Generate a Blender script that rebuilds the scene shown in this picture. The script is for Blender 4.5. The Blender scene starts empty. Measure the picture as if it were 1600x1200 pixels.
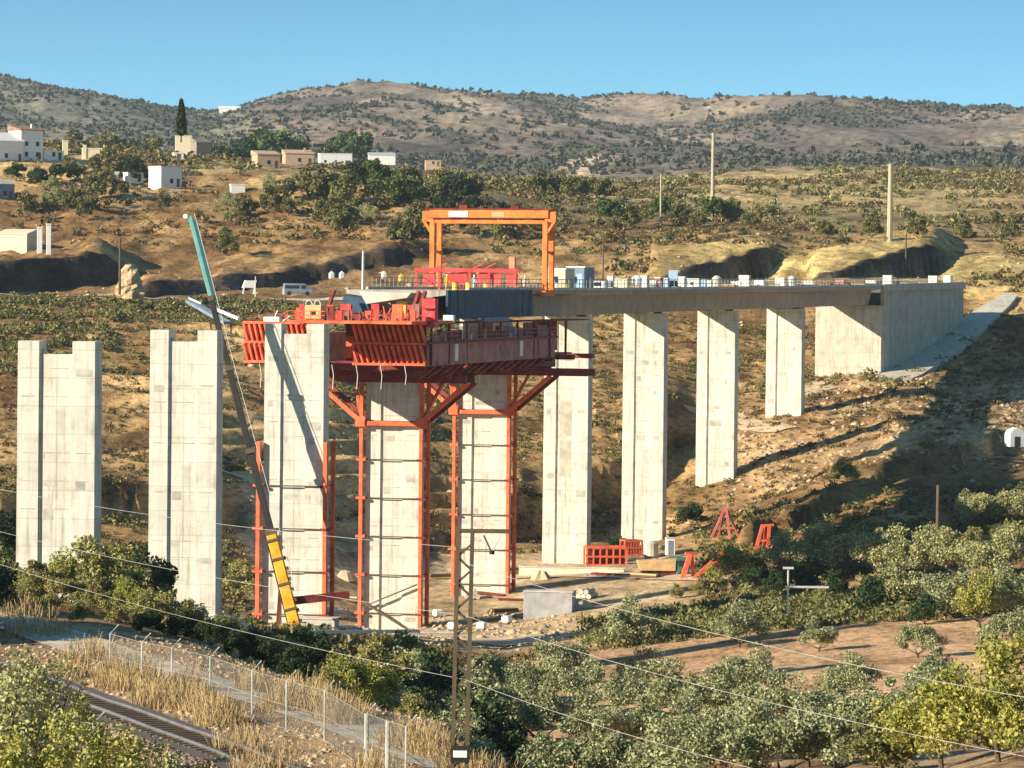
import bpy, math, numpy as np
from mathutils import Vector, Matrix

# ------------------------------------------------------------------ camera, world, sun
scene = bpy.context.scene
COL = scene.collection
F = 5900.0
PITCH = math.radians(1.457); ROLL = math.radians(0.6)
camd = bpy.data.cameras.new('camera'); cam = bpy.data.objects.new('camera', camd); COL.objects.link(cam)
camd.sensor_width = 36; camd.lens = 36*F/1600; camd.clip_start = 1; camd.clip_end = 20000
fw = np.array([0, math.cos(PITCH), -math.sin(PITCH)]); r0 = np.array([1., 0, 0]); u0 = np.array([0, math.sin(PITCH), math.cos(PITCH)])
RR = math.cos(ROLL)*r0+math.sin(ROLL)*u0; UU = -math.sin(ROLL)*r0+math.cos(ROLL)*u0
M3 = Matrix((( RR[0], UU[0], -fw[0]), (RR[1], UU[1], -fw[1]), (RR[2], UU[2], -fw[2])))
cam.matrix_world = M3.to_4x4()
scene.camera = cam

SUNH = np.array([1.0, 0.54]); SUNEL = math.radians(22)
sh = SUNH/np.linalg.norm(SUNH)
sdir = Vector((sh[0]*math.cos(SUNEL), sh[1]*math.cos(SUNEL), -math.sin(SUNEL)))   # travel direction
sd = bpy.data.lights.new('sun', 'SUN'); sun = bpy.data.objects.new('sun', sd); COL.objects.link(sun)
sd.energy = 5.0; sd.angle = math.radians(0.5); sd.color = (1.0, 0.885, 0.70)
sun.rotation_euler = sdir.to_track_quat('-Z', 'Y').to_euler(); sun.location = (-300, 0, 300)
world = bpy.data.worlds.new('World'); scene.world = world; world.use_nodes = True
wn = world.node_tree; wn.nodes.clear()
wo = wn.nodes.new('ShaderNodeOutputWorld'); bg = wn.nodes.new('ShaderNodeBackground')
sky = wn.nodes.new('ShaderNodeTexSky'); sky.sky_type = 'NISHITA'; sky.sun_disc = False
sky.sun_elevation = SUNEL; sky.sun_rotation = math.atan2(-sh[0], -sh[1])
sky.air_density = 1.0; sky.dust_density = 0.15; sky.ozone_density = 1.3; sky.altitude = 600
tc = wn.nodes.new('ShaderNodeTexCoord'); mp = wn.nodes.new('ShaderNodeMapping'); nrm = wn.nodes.new('ShaderNodeVectorMath'); nrm.operation = 'NORMALIZE'
mp.inputs['Scale'].default_value = (1, 1, 4.6); mp.inputs['Location'].default_value = (0, 0, -0.03)
wn.links.new(tc.outputs['Generated'], mp.inputs['Vector']); wn.links.new(mp.outputs[0], nrm.inputs[0]); wn.links.new(nrm.outputs[0], sky.inputs['Vector'])
tint = wn.nodes.new('ShaderNodeMix'); tint.data_type = 'RGBA'; tint.blend_type = 'MULTIPLY'; tint.inputs[0].default_value = 1; tint.inputs[7].default_value = (0.64, 1.13, 1.14, 1)
wn.links.new(sky.outputs[0], tint.inputs[6]); wn.links.new(tint.outputs[2], bg.inputs[0]); wn.links.new(bg.outputs[0], wo.inputs[0]); bg.inputs[1].default_value = 0.10
scene.view_settings.view_transform = 'Standard'; scene.view_settings.look = 'None'; scene.view_settings.gamma = 1
scene.view_settings.exposure = 0.93

# ------------------------------------------------------------------ pixel <-> world helpers
def P(px, py, Y):
    d = fw+(px-800)/F*RR+(600-py)/F*UU
    return d*(Y/d[1])
def proj(p):
    p = np.asarray(p, float); w = p@fw
    return 800+F*(p@RR)/w, 600-F*(p@UU)/w
rng = np.random.default_rng(7)

# ------------------------------------------------------------------ materials
MATS = {}
def newmat(name):
    m = bpy.data.materials.new(name); m.use_nodes = True; nt = m.node_tree
    b = nt.nodes['Principled BSDF']; b.inputs['Specular IOR Level'].default_value = 0.25
    MATS[name] = m
    return m, nt, b
def N(nt, t, **kw):
    n = nt.nodes.new(t)
    for k, v in kw.items(): setattr(n, k, v)
    return n
def mixc(nt, fac, a, b, bt='MIX'):
    n = N(nt, 'ShaderNodeMix', data_type='RGBA', blend_type=bt)
    for sk, v in ((n.inputs[0], fac), (n.inputs[6], a), (n.inputs[7], b)):
        if hasattr(v, 'is_linked') or isinstance(v, bpy.types.NodeSocket): nt.links.new(v, sk)
        elif isinstance(v, (int, float)): sk.default_value = v
        else: sk.default_value = (*v, 1)
    return n.outputs[2]
def noise(nt, scale, detail=3, rough=0.6, stretch=None, coord='Object'):
    n = N(nt, 'ShaderNodeTexNoise'); n.inputs['Scale'].default_value = scale; n.inputs['Detail'].default_value = detail; n.inputs['Roughness'].default_value = rough
    tcn = N(nt, 'ShaderNodeTexCoord'); src = tcn.outputs[coord]
    if stretch:
        mm = N(nt, 'ShaderNodeMapping'); mm.inputs['Scale'].default_value = stretch; nt.links.new(src, mm.inputs[0]); src = mm.outputs[0]
    nt.links.new(src, n.inputs['Vector'])
    return n.outputs['Fac']
def ramp(nt, fac, stops):
    n = N(nt, 'ShaderNodeValToRGB'); cr = n.color_ramp
    while len(cr.elements) < len(stops): cr.elements.new(0.5)
    for e, (p, c) in zip(cr.elements, stops):
        e.position = p; e.color = (*c, 1) if not isinstance(c, (int, float)) else (c, c, c, 1)
    nt.links.new(fac, n.inputs[0]); return n.outputs[0]
def simple(name, c, rough=0.7, metal=0.0, var=0.25, scale=0.8, stretch=None):
    m, nt, b = newmat(name)
    f = noise(nt, scale, 4, stretch=stretch)
    lo = tuple(x*(1-var) for x in c); hi = tuple(min(1, x*(1+var)) for x in c)
    nt.links.new(ramp(nt, f, [(0.3, lo), (0.7, hi)]), b.inputs['Base Color'])
    b.inputs['Roughness'].default_value = rough; b.inputs['Metallic'].default_value = metal
    return m
def concrete(name, c, brick=(60.0, 2.15), line=0.72):
    m, nt, b = newmat(name)
    tcn = N(nt, 'ShaderNodeTexCoord'); sep = N(nt, 'ShaderNodeSeparateXYZ'); nt.links.new(tcn.outputs['Object'], sep.inputs[0])
    cmb = N(nt, 'ShaderNodeCombineXYZ'); nt.links.new(sep.outputs[0], cmb.inputs[0]); nt.links.new(sep.outputs[2], cmb.inputs[1])
    br = N(nt, 'ShaderNodeTexBrick'); br.offset = 0; br.inputs['Scale'].default_value = 1
    br.inputs['Brick Width'].default_value = brick[0]; br.inputs['Row Height'].default_value = brick[1]
    br.inputs['Mortar Size'].default_value = 0.05; br.inputs['Mortar Smooth'].default_value = 0.6
    br.inputs['Color1'].default_value = (1, 1, 1, 1); br.inputs['Color2'].default_value = (0.86, 0.86, 0.87, 1); br.inputs['Mortar'].default_value = (line, line*0.96, line*0.9, 1)
    nt.links.new(cmb.outputs[0], br.inputs['Vector'])
    streak = ramp(nt, noise(nt, 1.0, 5, stretch=(2.2, 2.2, 0.16), rough=0.65), [(0.33, (0.56, 0.54, 0.49)), (0.45, (0.88, 0.87, 0.84)), (0.7, (1.05, 1.04, 1.0))])
    blot = ramp(nt, noise(nt, 0.55, 5, rough=0.7), [(0.32, (0.74, 0.72, 0.67)), (0.5, (0.96, 0.95, 0.93)), (0.72, (1.06, 1.05, 1.0))])
    x = mixc(nt, 0.9, c, br.outputs['Color'], 'MULTIPLY'); x = mixc(nt, 0.85, x, streak, 'MULTIPLY'); x = mixc(nt, 0.9, x, blot, 'MULTIPLY')
    nt.links.new(x, b.inputs['Base Color']); b.inputs['Roughness'].default_value = 0.9
    return m
def foliage(name, cols, trans=0.12, nscale=0.35):
    m, nt, b = newmat(name)
    geo = N(nt, 'ShaderNodeNewGeometry')
    f = noise(nt, nscale, 3)
    ad = N(nt, 'ShaderNodeMath', operation='MULTIPLY_ADD'); nt.links.new(geo.outputs['Random Per Island'], ad.inputs[0]); ad.inputs[1].default_value = 0.5
    s = N(nt, 'ShaderNodeMath', operation='MULTIPLY'); nt.links.new(f, s.inputs[0]); s.inputs[1].default_value = 0.6
    nt.links.new(s.outputs[0], ad.inputs[2])
    n = len(cols); c = ramp(nt, ad.outputs[0], [(0.15+0.7*i/(n-1), cc) for i, cc in enumerate(cols)])
    nt.links.new(c, b.inputs['Base Color']); b.inputs['Roughness'].default_value = 0.75; b.inputs['Specular IOR Level'].default_value = 0.15
    tr = N(nt, 'ShaderNodeBsdfTranslucent'); nt.links.new(c, tr.inputs[0]); mx = N(nt, 'ShaderNodeMixShader'); mx.inputs[0].default_value = trans
    nt.links.new(b.outputs[0], mx.inputs[1]); nt.links.new(tr.outputs[0], mx.inputs[2]); nt.links.new(mx.outputs[0], nt.nodes['Material Output'].inputs[0])
    return m

M_conc = concrete('pier_concrete', (0.74, 0.71, 0.63))
M_deck = concrete('deck_concrete', (0.50, 0.45, 0.38), brick=(5.0, 60), line=0.75)
M_abut = concrete('abutment_concrete', (0.60, 0.56, 0.48), brick=(3.0, 2.6), line=0.8)
M_pale = simple('pale_concrete', (0.55, 0.5, 0.42), 0.9, scale=0.4)
M_path = simple('path_gravel', (0.52, 0.44, 0.33), 0.95, scale=0.9, var=0.4)
M_track = simple('site_dirt', (0.56, 0.42, 0.27), 0.95, scale=0.3)
M_asph = simple('asphalt', (0.12, 0.115, 0.105), 0.9)
M_ball = simple('ballast', (0.12, 0.10, 0.09), 0.95, scale=6, var=0.6)
M_rail = simple('rail_steel', (0.35, 0.30, 0.27), 0.4, 0.7)
def steel(name, c, dirt, splash=(0.6, 0.5, 0.42), scale=0.6):
    m, nt, b = newmat(name)
    a = ramp(nt, noise(nt, scale, 5, rough=0.7), [(0.32, dirt), (0.5, c), (0.72, tuple(min(1, x*1.25+.02) for x in c))])
    k = ramp(nt, noise(nt, 2.3, 5, rough=0.75, stretch=(1.3, 1.3, 0.5)), [(0.60, 0.0), (0.68, 0.75)])
    nt.links.new(mixc(nt, k, a, splash), b.inputs['Base Color']); b.inputs['Roughness'].default_value = 0.65; return m
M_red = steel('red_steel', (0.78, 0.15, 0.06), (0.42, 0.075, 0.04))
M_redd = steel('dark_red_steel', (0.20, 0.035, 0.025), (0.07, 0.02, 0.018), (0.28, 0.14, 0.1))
M_rust = steel('rust_panel', (0.38, 0.16, 0.13), (0.17, 0.07, 0.06), (0.5, 0.4, 0.36))
M_orange = steel('orange_steel', (0.85, 0.21, 0.045), (0.55, 0.12, 0.03), (0.85, 0.42, 0.2))
M_scarlet = steel('scarlet_paint', (0.75, 0.07, 0.07), (0.38, 0.03, 0.03))
M_navy = simple('navy_panel', (0.035, 0.07, 0.12), 0.6, var=0.4)
M_blue = simple('pale_blue_paint', (0.35, 0.5, 0.7), 0.6, var=0.1)
M_greyb = simple('blue_grey_paint', (0.2, 0.25, 0.32), 0.6)
M_white = simple('white_paint', (0.8, 0.79, 0.74), 0.6, var=0.06)
M_wall = simple('whitewash', (0.78, 0.76, 0.72), 0.85, var=0.08)
M_cream = simple('cream_render', (0.74, 0.64, 0.44), 0.85, var=0.08)
M_ochre = simple('ochre_render', (0.50, 0.34, 0.23), 0.85, var=0.1)
M_dun = simple('dun_render', (0.27, 0.22, 0.17), 0.9)
M_tile = simple('roof_tile', (0.30, 0.17, 0.11), 0.9, var=0.3, scale=1.2)
M_glass = simple('dark_glass', (0.03, 0.04, 0.055), 0.2, var=0.2)
M_yel = steel('crane_yellow', (0.82, 0.40, 0.025), (0.45, 0.20, 0.02), (0.85, 0.6, 0.25))
M_teal = simple('boom_teal', (0.16, 0.38, 0.36), 0.45, var=0.15)
M_teald = simple('boom_dark_teal', (0.03, 0.12, 0.13), 0.45, var=0.15)
M_boom = simple('boom_grey', (0.035, 0.03, 0.028), 0.5, var=0.2)
M_blk = simple('black_rubber', (0.025, 0.025, 0.025), 0.7)
M_galv = simple('galvanised_steel', (0.55, 0.56, 0.52), 0.5, 0.2, var=0.1)
M_mast = simple('mast_steel', (0.11, 0.085, 0.05), 0.6, var=0.3)
M_green = simple('green_paint', (0.06, 0.16, 0.12), 0.6)
M_wood = simple('weathered_wood', (0.13, 0.09, 0.06), 0.9)
M_polec = simple('pole_concrete', (0.42, 0.37, 0.26), 0.9, var=0.1)
M_bark = simple('bark', (0.12, 0.085, 0.055), 0.95, var=0.4, scale=3)
M_wire = simple('aluminium_wire', (0.36, 0.35, 0.33), 0.5)
M_yellow = simple('yellow_plastic', (0.8, 0.55, 0.08), 0.5)
M_tank = simple('tan_tank', (0.62, 0.42, 0.20), 0.7)
M_rock = simple('rock', (0.45, 0.33, 0.20), 0.95, var=0.4, scale=0.5)
M_hivis = simple('hivis_cloth', (0.75, 0.6, 0.05), 0.8); M_skin = simple('skin', (0.45, 0.28, 0.2), 0.7)

L_olive = foliage('olive_leaves', [(0.07, 0.08, 0.032), (0.23, 0.25, 0.115), (0.52, 0.53, 0.30)])
L_scrub = foliage('scrub_leaves', [(0.035, 0.026, 0.012), (0.12, 0.085, 0.035), (0.34, 0.25, 0.11)], nscale=0.12)
L_greens = foliage('green_bush_leaves', [(0.03, 0.032, 0.010), (0.12, 0.12, 0.04), (0.36, 0.32, 0.12)], nscale=0.2)
L_dark = foliage('dark_evergreen_leaves', [(0.015, 0.028, 0.012), (0.035, 0.06, 0.022), (0.07, 0.11, 0.035)])
L_green = foliage('pine_leaves', [(0.03, 0.05, 0.015), (0.07, 0.115, 0.03), (0.14, 0.19, 0.055)])
L_lime = foliage('yellow_green_leaves', [(0.10, 0.11, 0.02), (0.28, 0.28, 0.06), (0.5, 0.45, 0.12)])
L_gold = foliage('dry_grass_blades', [(0.20, 0.13, 0.055), (0.40, 0.28, 0.13), (0.58, 0.44, 0.24)])
L_grey = foliage('grey_green_leaves', [(0.12, 0.12, 0.045), (0.31, 0.30, 0.12), (0.58, 0.55, 0.28)])
L_far = foliage('far_olive_leaves', [(0.045, 0.05, 0.04), (0.08, 0.085, 0.06), (0.14, 0.14, 0.095)], nscale=0.01)

# ------------------------------------------------------------------ object helpers
def tag(o, label=None, cat=None, group=None, kind=None):
    if label: o['label'] = label
    if cat: o['category'] = cat
    if group: o['group'] = group
    if kind: o['kind'] = kind
    return o
def empty(name, loc, rz=0, **kw):
    o = bpy.data.objects.new(name, None); COL.objects.link(o); o.location = [float(v) for v in loc]; o.rotation_euler = (0, 0, rz); o.empty_display_size = 0.5
    return tag(o, **kw)
def npmesh(name, V, Fq, mat, smooth=False):
    V = np.ascontiguousarray(V, dtype=np.float32); Fq = np.ascontiguousarray(Fq, dtype=np.int32)
    me = bpy.data.meshes.new(name); me.vertices.add(len(V)); me.vertices.foreach_set('co', V.ravel())
    k = Fq.shape[1]; me.loops.add(Fq.size); me.loops.foreach_set('vertex_index', Fq.ravel())
    me.polygons.add(len(Fq)); me.polygons.foreach_set('loop_start', np.arange(0, Fq.size, k, dtype=np.int32)); me.polygons.foreach_set('loop_total', np.full(len(Fq), k, dtype=np.int32))
    if smooth: me.polygons.foreach_set('use_smooth', np.ones(len(Fq), dtype=bool))
    me.update(calc_edges=True); me.materials.append(mat); return me
def link(name, me, parent=None, loc=(0, 0, 0), **kw):
    o = bpy.data.objects.new(name, me); COL.objects.link(o); o.location = [float(v) for v in loc]
    if parent: o.parent = parent
    return tag(o, **kw)
class MB:
    def __init__(s): s.v = []; s.f = []
    def quadbox(s, c8):
        b = len(s.v); s.v += [tuple(map(float, c)) for c in c8]
        for q in ((0, 3, 2, 1), (4, 5, 6, 7), (0, 1, 5, 4), (1, 2, 6, 5), (2, 3, 7, 6), (3, 0, 4, 7)): s.f.append(tuple(b+i for i in q))
        return s
    def box(s, x0, x1, y0, y1, z0, z1):
        return s.quadbox([(x0, y0, z0), (x1, y0, z0), (x1, y1, z0), (x0, y1, z0), (x0, y0, z1), (x1, y0, z1), (x1, y1, z1), (x0, y1, z1)])
    def beam(s, a, b, w, h=None, w2=None, h2=None):
        a = Vector(a); b = Vector(b); h = h or w; w2 = w2 or w; h2 = h2 or h; d = (b-a).normalized()
        up = Vector((0, 0, 1)) if abs(d.z) < 0.95 else Vector((0, 1, 0))
        r = d.cross(up).normalized(); u = r.cross(d)
        c = []
        for p, ww, hh in ((a, w, h), (b, w2, h2)):
            for sx, sz in ((-1, -1), (1, -1), (1, 1), (-1, 1)): c.append(p+r*(sx*ww/2)+u*(sz*hh/2))
        return s.quadbox(c)
    def tube(s, pts, rad, n=8, caps=True):
        pts = [Vector(p) for p in pts]; rad = rad if isinstance(rad, (list, tuple)) else [rad]*len(pts); b = len(s.v)
        for i, p in enumerate(pts):
            d = (pts[min(i+1, len(pts)-1)]-pts[max(i-1, 0)]).normalized(); up = Vector((0, 0, 1)) if abs(d.z) < 0.9 else Vector((0, 1, 0))
            r = d.cross(up).normalized(); u = r.cross(d)
            for k in range(n):
                a = 2*math.pi*k/n; s.v.append(tuple(p+r*(math.cos(a)*rad[i])+u*(math.sin(a)*rad[i])))
        for i in range(len(pts)-1):
            for k in range(n): s.f.append((b+i*n+k, b+i*n+(k+1) % n, b+(i+1)*n+(k+1) % n, b+(i+1)*n+k))
        if caps: s.f.append(tuple(b+k for k in range(n))[::-1]); s.f.append(tuple(b+(len(pts)-1)*n+k for k in range(n)))
        return s
    def prism(s, poly, y0, y1):    # poly in (x,z), extruded along y
        b = len(s.v); n = len(poly)
        for y in (y0, y1): s.v += [(x, y, z) for x, z in poly]
        s.f.append(tuple(b+i for i in range(n))); s.f.append(tuple(b+n+i for i in range(n))[::-1])
        for i in range(n): s.f.append((b+i, b+n+i, b+n+(i+1) % n, b+(i+1) % n))
        return s
    def build(s, name, mat, parent=None, bevel=0, smooth=False, **kw):
        me = bpy.data.meshes.new(name); me.from_pydata([tuple(v) for v in s.v], [], s.f); me.materials.append(mat)
        if smooth: me.polygons.foreach_set('use_smooth', [True]*len(me.polygons))
        me.validate(); me.update()
        o = bpy.data.objects.new(name, me); COL.objects.link(o)
        if parent: o.parent = parent
        if bevel:
            md = o.modifiers.new('bevel', 'BEVEL'); md.width = bevel; md.segments = 1; md.limit_method = 'ANGLE'
        return tag(o, **kw)
def copy_tree(o, parent=None):
    c = o.copy(); COL.objects.link(c)
    if parent: c.parent = parent
    for ch in [x for x in bpy.data.objects if x.parent == o]: copy_tree(ch, c)
    return c

# ------------------------------------------------------------------ terrain
def hsh(ix, iy, seed):
    h = (ix.astype(np.int64)*374761393+iy.astype(np.int64)*668265263+seed*1442695041) & 0xffffffff
    h = ((h ^ (h >> 13))*1274126177) & 0xffffffff
    return ((h ^ (h >> 16)) & 0xffffff)/float(0xffffff)
def vnoise(x, y, seed=0):
    ix = np.floor(x); iy = np.floor(y); fx = x-ix; fy = y-iy; fx = fx*fx*(3-2*fx); fy = fy*fy*(3-2*fy)
    a = hsh(ix, iy, seed); b = hsh(ix+1, iy, seed); c = hsh(ix, iy+1, seed); d = hsh(ix+1, iy+1, seed)
    return (a*(1-fx)+b*fx)*(1-fy)+(c*(1-fx)+d*fx)*fy
def fbm(x, y, seed=0, o=4):
    s = 0; a = 1; t = 0
    for i in range(o): s = s+a*vnoise(x*2**i, y*2**i, seed+i); t += a; a *= 0.5
    return s/t*2-1
def sst(a, b, x):
    t = np.clip((x-a)/(b-a), 0, 1); return t*t*(3-2*t)

DS = np.array([0, 60, 120, 150, 180, 210, 240, 290, 340, 380, 420, 460, 510, 560, 600, 640, 680, 720, 760, 800, 900, 1000, 1150, 1300, 1600, 2000, 2600, 3300, 4100, 5200, 9000.])
U_ = [0, 150, 300, 450, 600, 700, 800, 1000, 1200, 1400, 1600]
# per column: pixel row where the ground at each distance shows
TB = {
 0:   [0, 0, 1320, 1205, 1087, 998, 930, 925, 935, 905, 865, 785, 724, 648, 585, 533, 490, 462, 459, 438, 345, 248, 215, 222, 260, 262, 205, 158, 0, 0, 0],
 150: [0, 0, 1320, 1207, 1090, 1000, 948, 960, 955, 925, 880, 795, 728, 655, 592, 540, 492, 465, 462, 440, 350, 256, 232, 240, 262, 262, 212, 178, 0, 0, 0],
 300: [0, 0, 1320, 1210, 1092, 1010, 990, 995, 990, 965, 920, 815, 738, 665, 600, 548, 496, 468, 462, 444, 350, 272, 250, 252, 265, 265, 220, 190, 0, 0, 0],
 450: [0, 0, 1325, 1215, 1096, 1060, 1060, 1020, 1000, 985, 960, 880, 790, 705, 622, 562, 505, 472, 462, 445, 350, 278, 258, 258, 268, 266, 215, 175, 0, 0, 0],
 600: [0, 0, 1330, 1215, 1110, 1120, 1100, 1060, 1015, 995, 985, 940, 855, 760, 670, 590, 520, 478, 460, 445, 355, 290, 272, 270, 275, 268, 215, 170, 0, 0, 0],
 700: [0, 0, 1335, 1218, 1130, 1200, 1160, 1100, 1045, 1010, 975, 932, 880, 800, 700, 610, 540, 485, 458, 442, 345, 300, 280, 278, 282, 275, 222, 175, 0, 0, 0],
 800: [0, 0, 1350, 1250, 1230, 1260, 1220, 1130, 1065, 1015, 970, 925, 872, 830, 715, 620, 550, 492, 462, 440, 358, 318, 292, 285, 290, 278, 232, 180, 0, 0, 0],
 1000:[0, 0, 1370, 1300, 1290, 1270, 1215, 1120, 1050, 992, 945, 908, 872, 850, 755, 650, 562, 500, 470, 425, 372, 335, 312, 298, 284, 275, 235, 190, 0, 0, 0],
 1200:[0, 0, 1320, 1260, 1240, 1215, 1170, 1095, 1025, 970, 925, 885, 842, 785, 700, 632, 580, 530, 480, 440, 375, 338, 315, 295, 268, 262, 225, 180, 0, 0, 0],
 1400:[0, 0, 1220, 1220, 1220, 1200, 1150, 1075, 1010, 955, 905, 850, 785, 725, 662, 610, 568, 522, 450, 440, 385, 345, 318, 295, 264, 262, 232, 195, 0, 0, 0],
 1600:[0, 0, 1160, 1190, 1200, 1180, 1130, 1060, 1000, 940, 888, 838, 775, 715, 668, 620, 575, 500, 448, 436, 392, 350, 320, 295, 268, 265, 238, 200, 0, 0, 0]}
RIDGE = np.array([(-400, 70), (0, 111), (100, 133), (200, 152), (300, 168), (350, 170), (385, 160), (430, 145), (500, 134), (590, 130), (640, 138), (700, 145), (750, 142), (820, 139), (900, 149), (960, 141), (1040, 145), (1090, 155), (1150, 153), (1200, 152), (1250, 148), (1350, 157), (1400, 160), (1440, 160), (1480, 170), (1560, 167), (1600, 168), (2000, 175)], float)
UF = np.arange(-600, 2201, 25.0)
ZT = np.zeros((len(UF), len(DS)))
tab = np.array([TB[u] for u in U_], float)
for j, D in enumerate(DS):
    for i, u in enumerate(UF):
        y = np.interp(u, U_, tab[:, j]); ry = np.interp(u, RIDGE[:, 0], RIDGE[:, 1])+6
        if D == 4100: y = ry
        if D == 3300: y = max(np.interp(u, U_, tab[:, j]), ry+14) if u > 380 else ry+8+max(0, 20-abs(u-340)*0.1)
        if D >= 5200: y = ry+60
        if D == 0: z = -2.2
        elif D == 60: z = -10
        else: z = P(u, y, D)[2]
        ZT[i, j] = z
def terr(x, y, detail=True):
    x = np.asarray(x, float); y = np.asarray(y, float)
    D = np.maximum(y, 0); u = 800+F*x/np.maximum(y, 55)
    iu = np.clip((u-UF[0])/25, 0, len(UF)-1.001); ju = np.clip(np.searchsorted(DS, D, side='right')-1, 0, len(DS)-2)
    tu = iu-np.floor(iu); iu = iu.astype(int); td = (D-DS[ju])/(DS[ju+1]-DS[ju]); td = np.clip(td, 0, 1)
    z = (ZT[iu, ju]*(1-tu)+ZT[iu+1, ju]*tu)*(1-td)+(ZT[iu, ju+1]*(1-tu)+ZT[iu+1, ju+1]*tu)*td
    if not detail: return z
    # road cuttings: bank behind the road, drifting away to the right so its face turns from the sun
    def cut(u0_, u1_, Da, Db, H, z, back=(25, 75)):
        Dc = Da+(Db-Da)*(u-u0_)/(u1_-u0_)+fbm(u*0.03, u*0+Da, 5, 3)*5
        w = sst(u0_-15, u0_+15, u)*(1-sst(u1_-90, u1_+10, u))
        b = sst(0, 3.5, D-Dc)*(1-sst(25, 75, D-Dc))
        return z+w*b*(H*(0.85+0.3*fbm(u*0.02, D*0.01, 6, 3)))
    z = cut(-300, 225, 700, 805, 7.5, z); z = cut(215, 690, 745, 850, 3.6, z)
    for (ua, ub, Da, Db, zf, H) in ((1015, 1225, 765, 860, 1.2, 2.0), (1268, 1490, 760, 870, 2.2, 4.0)):
        Dc = Da+(Db-Da)*(u-ua)/(ub-ua)+fbm(u*0.04, D*0.02, 5, 3)*4
        w = sst(ua-12, ua+4, u)*(1-sst(ub-40, ub+5, u))
        fl = w*(D > 745)*(1-sst(-2, 3, D-Dc)); z = z*(1-fl)+(zf+0.004*(D-750))*fl
        z = z+w*sst(-2, 3, D-Dc)*(1-sst(50, 130, D-Dc))*H
    z = cut(1160, 1680, 492, 585, 3.2, z); z = cut(-200, 520, 420, 485, 4.0, z)  # first bank is added, shaped to stand for the deck's dark shadow band
    z = cut(790, 1090, 535, 625, 7.0, z)
    # terraces
    tw = (1-sst(720, 900, u))*sst(480, 520, D)*(1-sst(695, 715, D))+(1-sst(650, 800, u))*sst(830, 860, D)*(1-sst(990, 1100, D))
    q = (z+fbm(x*0.03, y*0.012, 11, 3)*1.5)/2.2; fr = q-np.floor(q); z = z+tw*2.2*(sst(0.6, 0.92, fr)-fr)*1.0
    amp = 0.12+0.6*sst(230, 600, D)*(1-0.75*((u > 850)*(D < 430)))*(1-0.7*((D > 380)*(D < 530)))
    z = z+amp*fbm(x*0.09, y*0.06, 2, 5)
    z = z+(sst(235, 300, D)*0.45*(1-(u > 850)*(D < 410))*(1-0.8*((D > 375)*(D < 530)*(u > 350)*(u < 1120)))+0.5*sst(740, 780, D))*fbm(x*0.38, y*0.16, 8, 4)
    z = z+2.2*sst(800, 1200, D)*fbm(x*0.02, y*0.012, 3, 5)
    m = sst(2000, 3000, D); rd = 1-np.abs(fbm(x*0.0035+y*0.0010, y*0.0014, 21, 5))
    zz = (rd-0.75)*55*m*(1-sst(3700, 4050, D)*0.85)
    return z+zz+m*fbm(x*0.02, y*0.02, 22, 3)*3
TZ = lambda x, y: float(terr(np.array([x]), np.array([y]))[0])
def Yof(px, py, D0=210, D1=520):
    """first distance along a pixel ray where it meets the ground"""
    Ds = np.linspace(D0, D1, 400); pts = [P(px, py, d) for d in Ds]; g = terr(np.array([p[0] for p in pts]), Ds)
    for k in range(len(Ds)):
        if pts[k][2] < g[k]: return float(Ds[k])
    return float(D1)
def onground(px, Y, dz=0):
    x = (px-800)/F*Y; return np.array([x, Y, TZ(x, Y)+dz])

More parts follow.
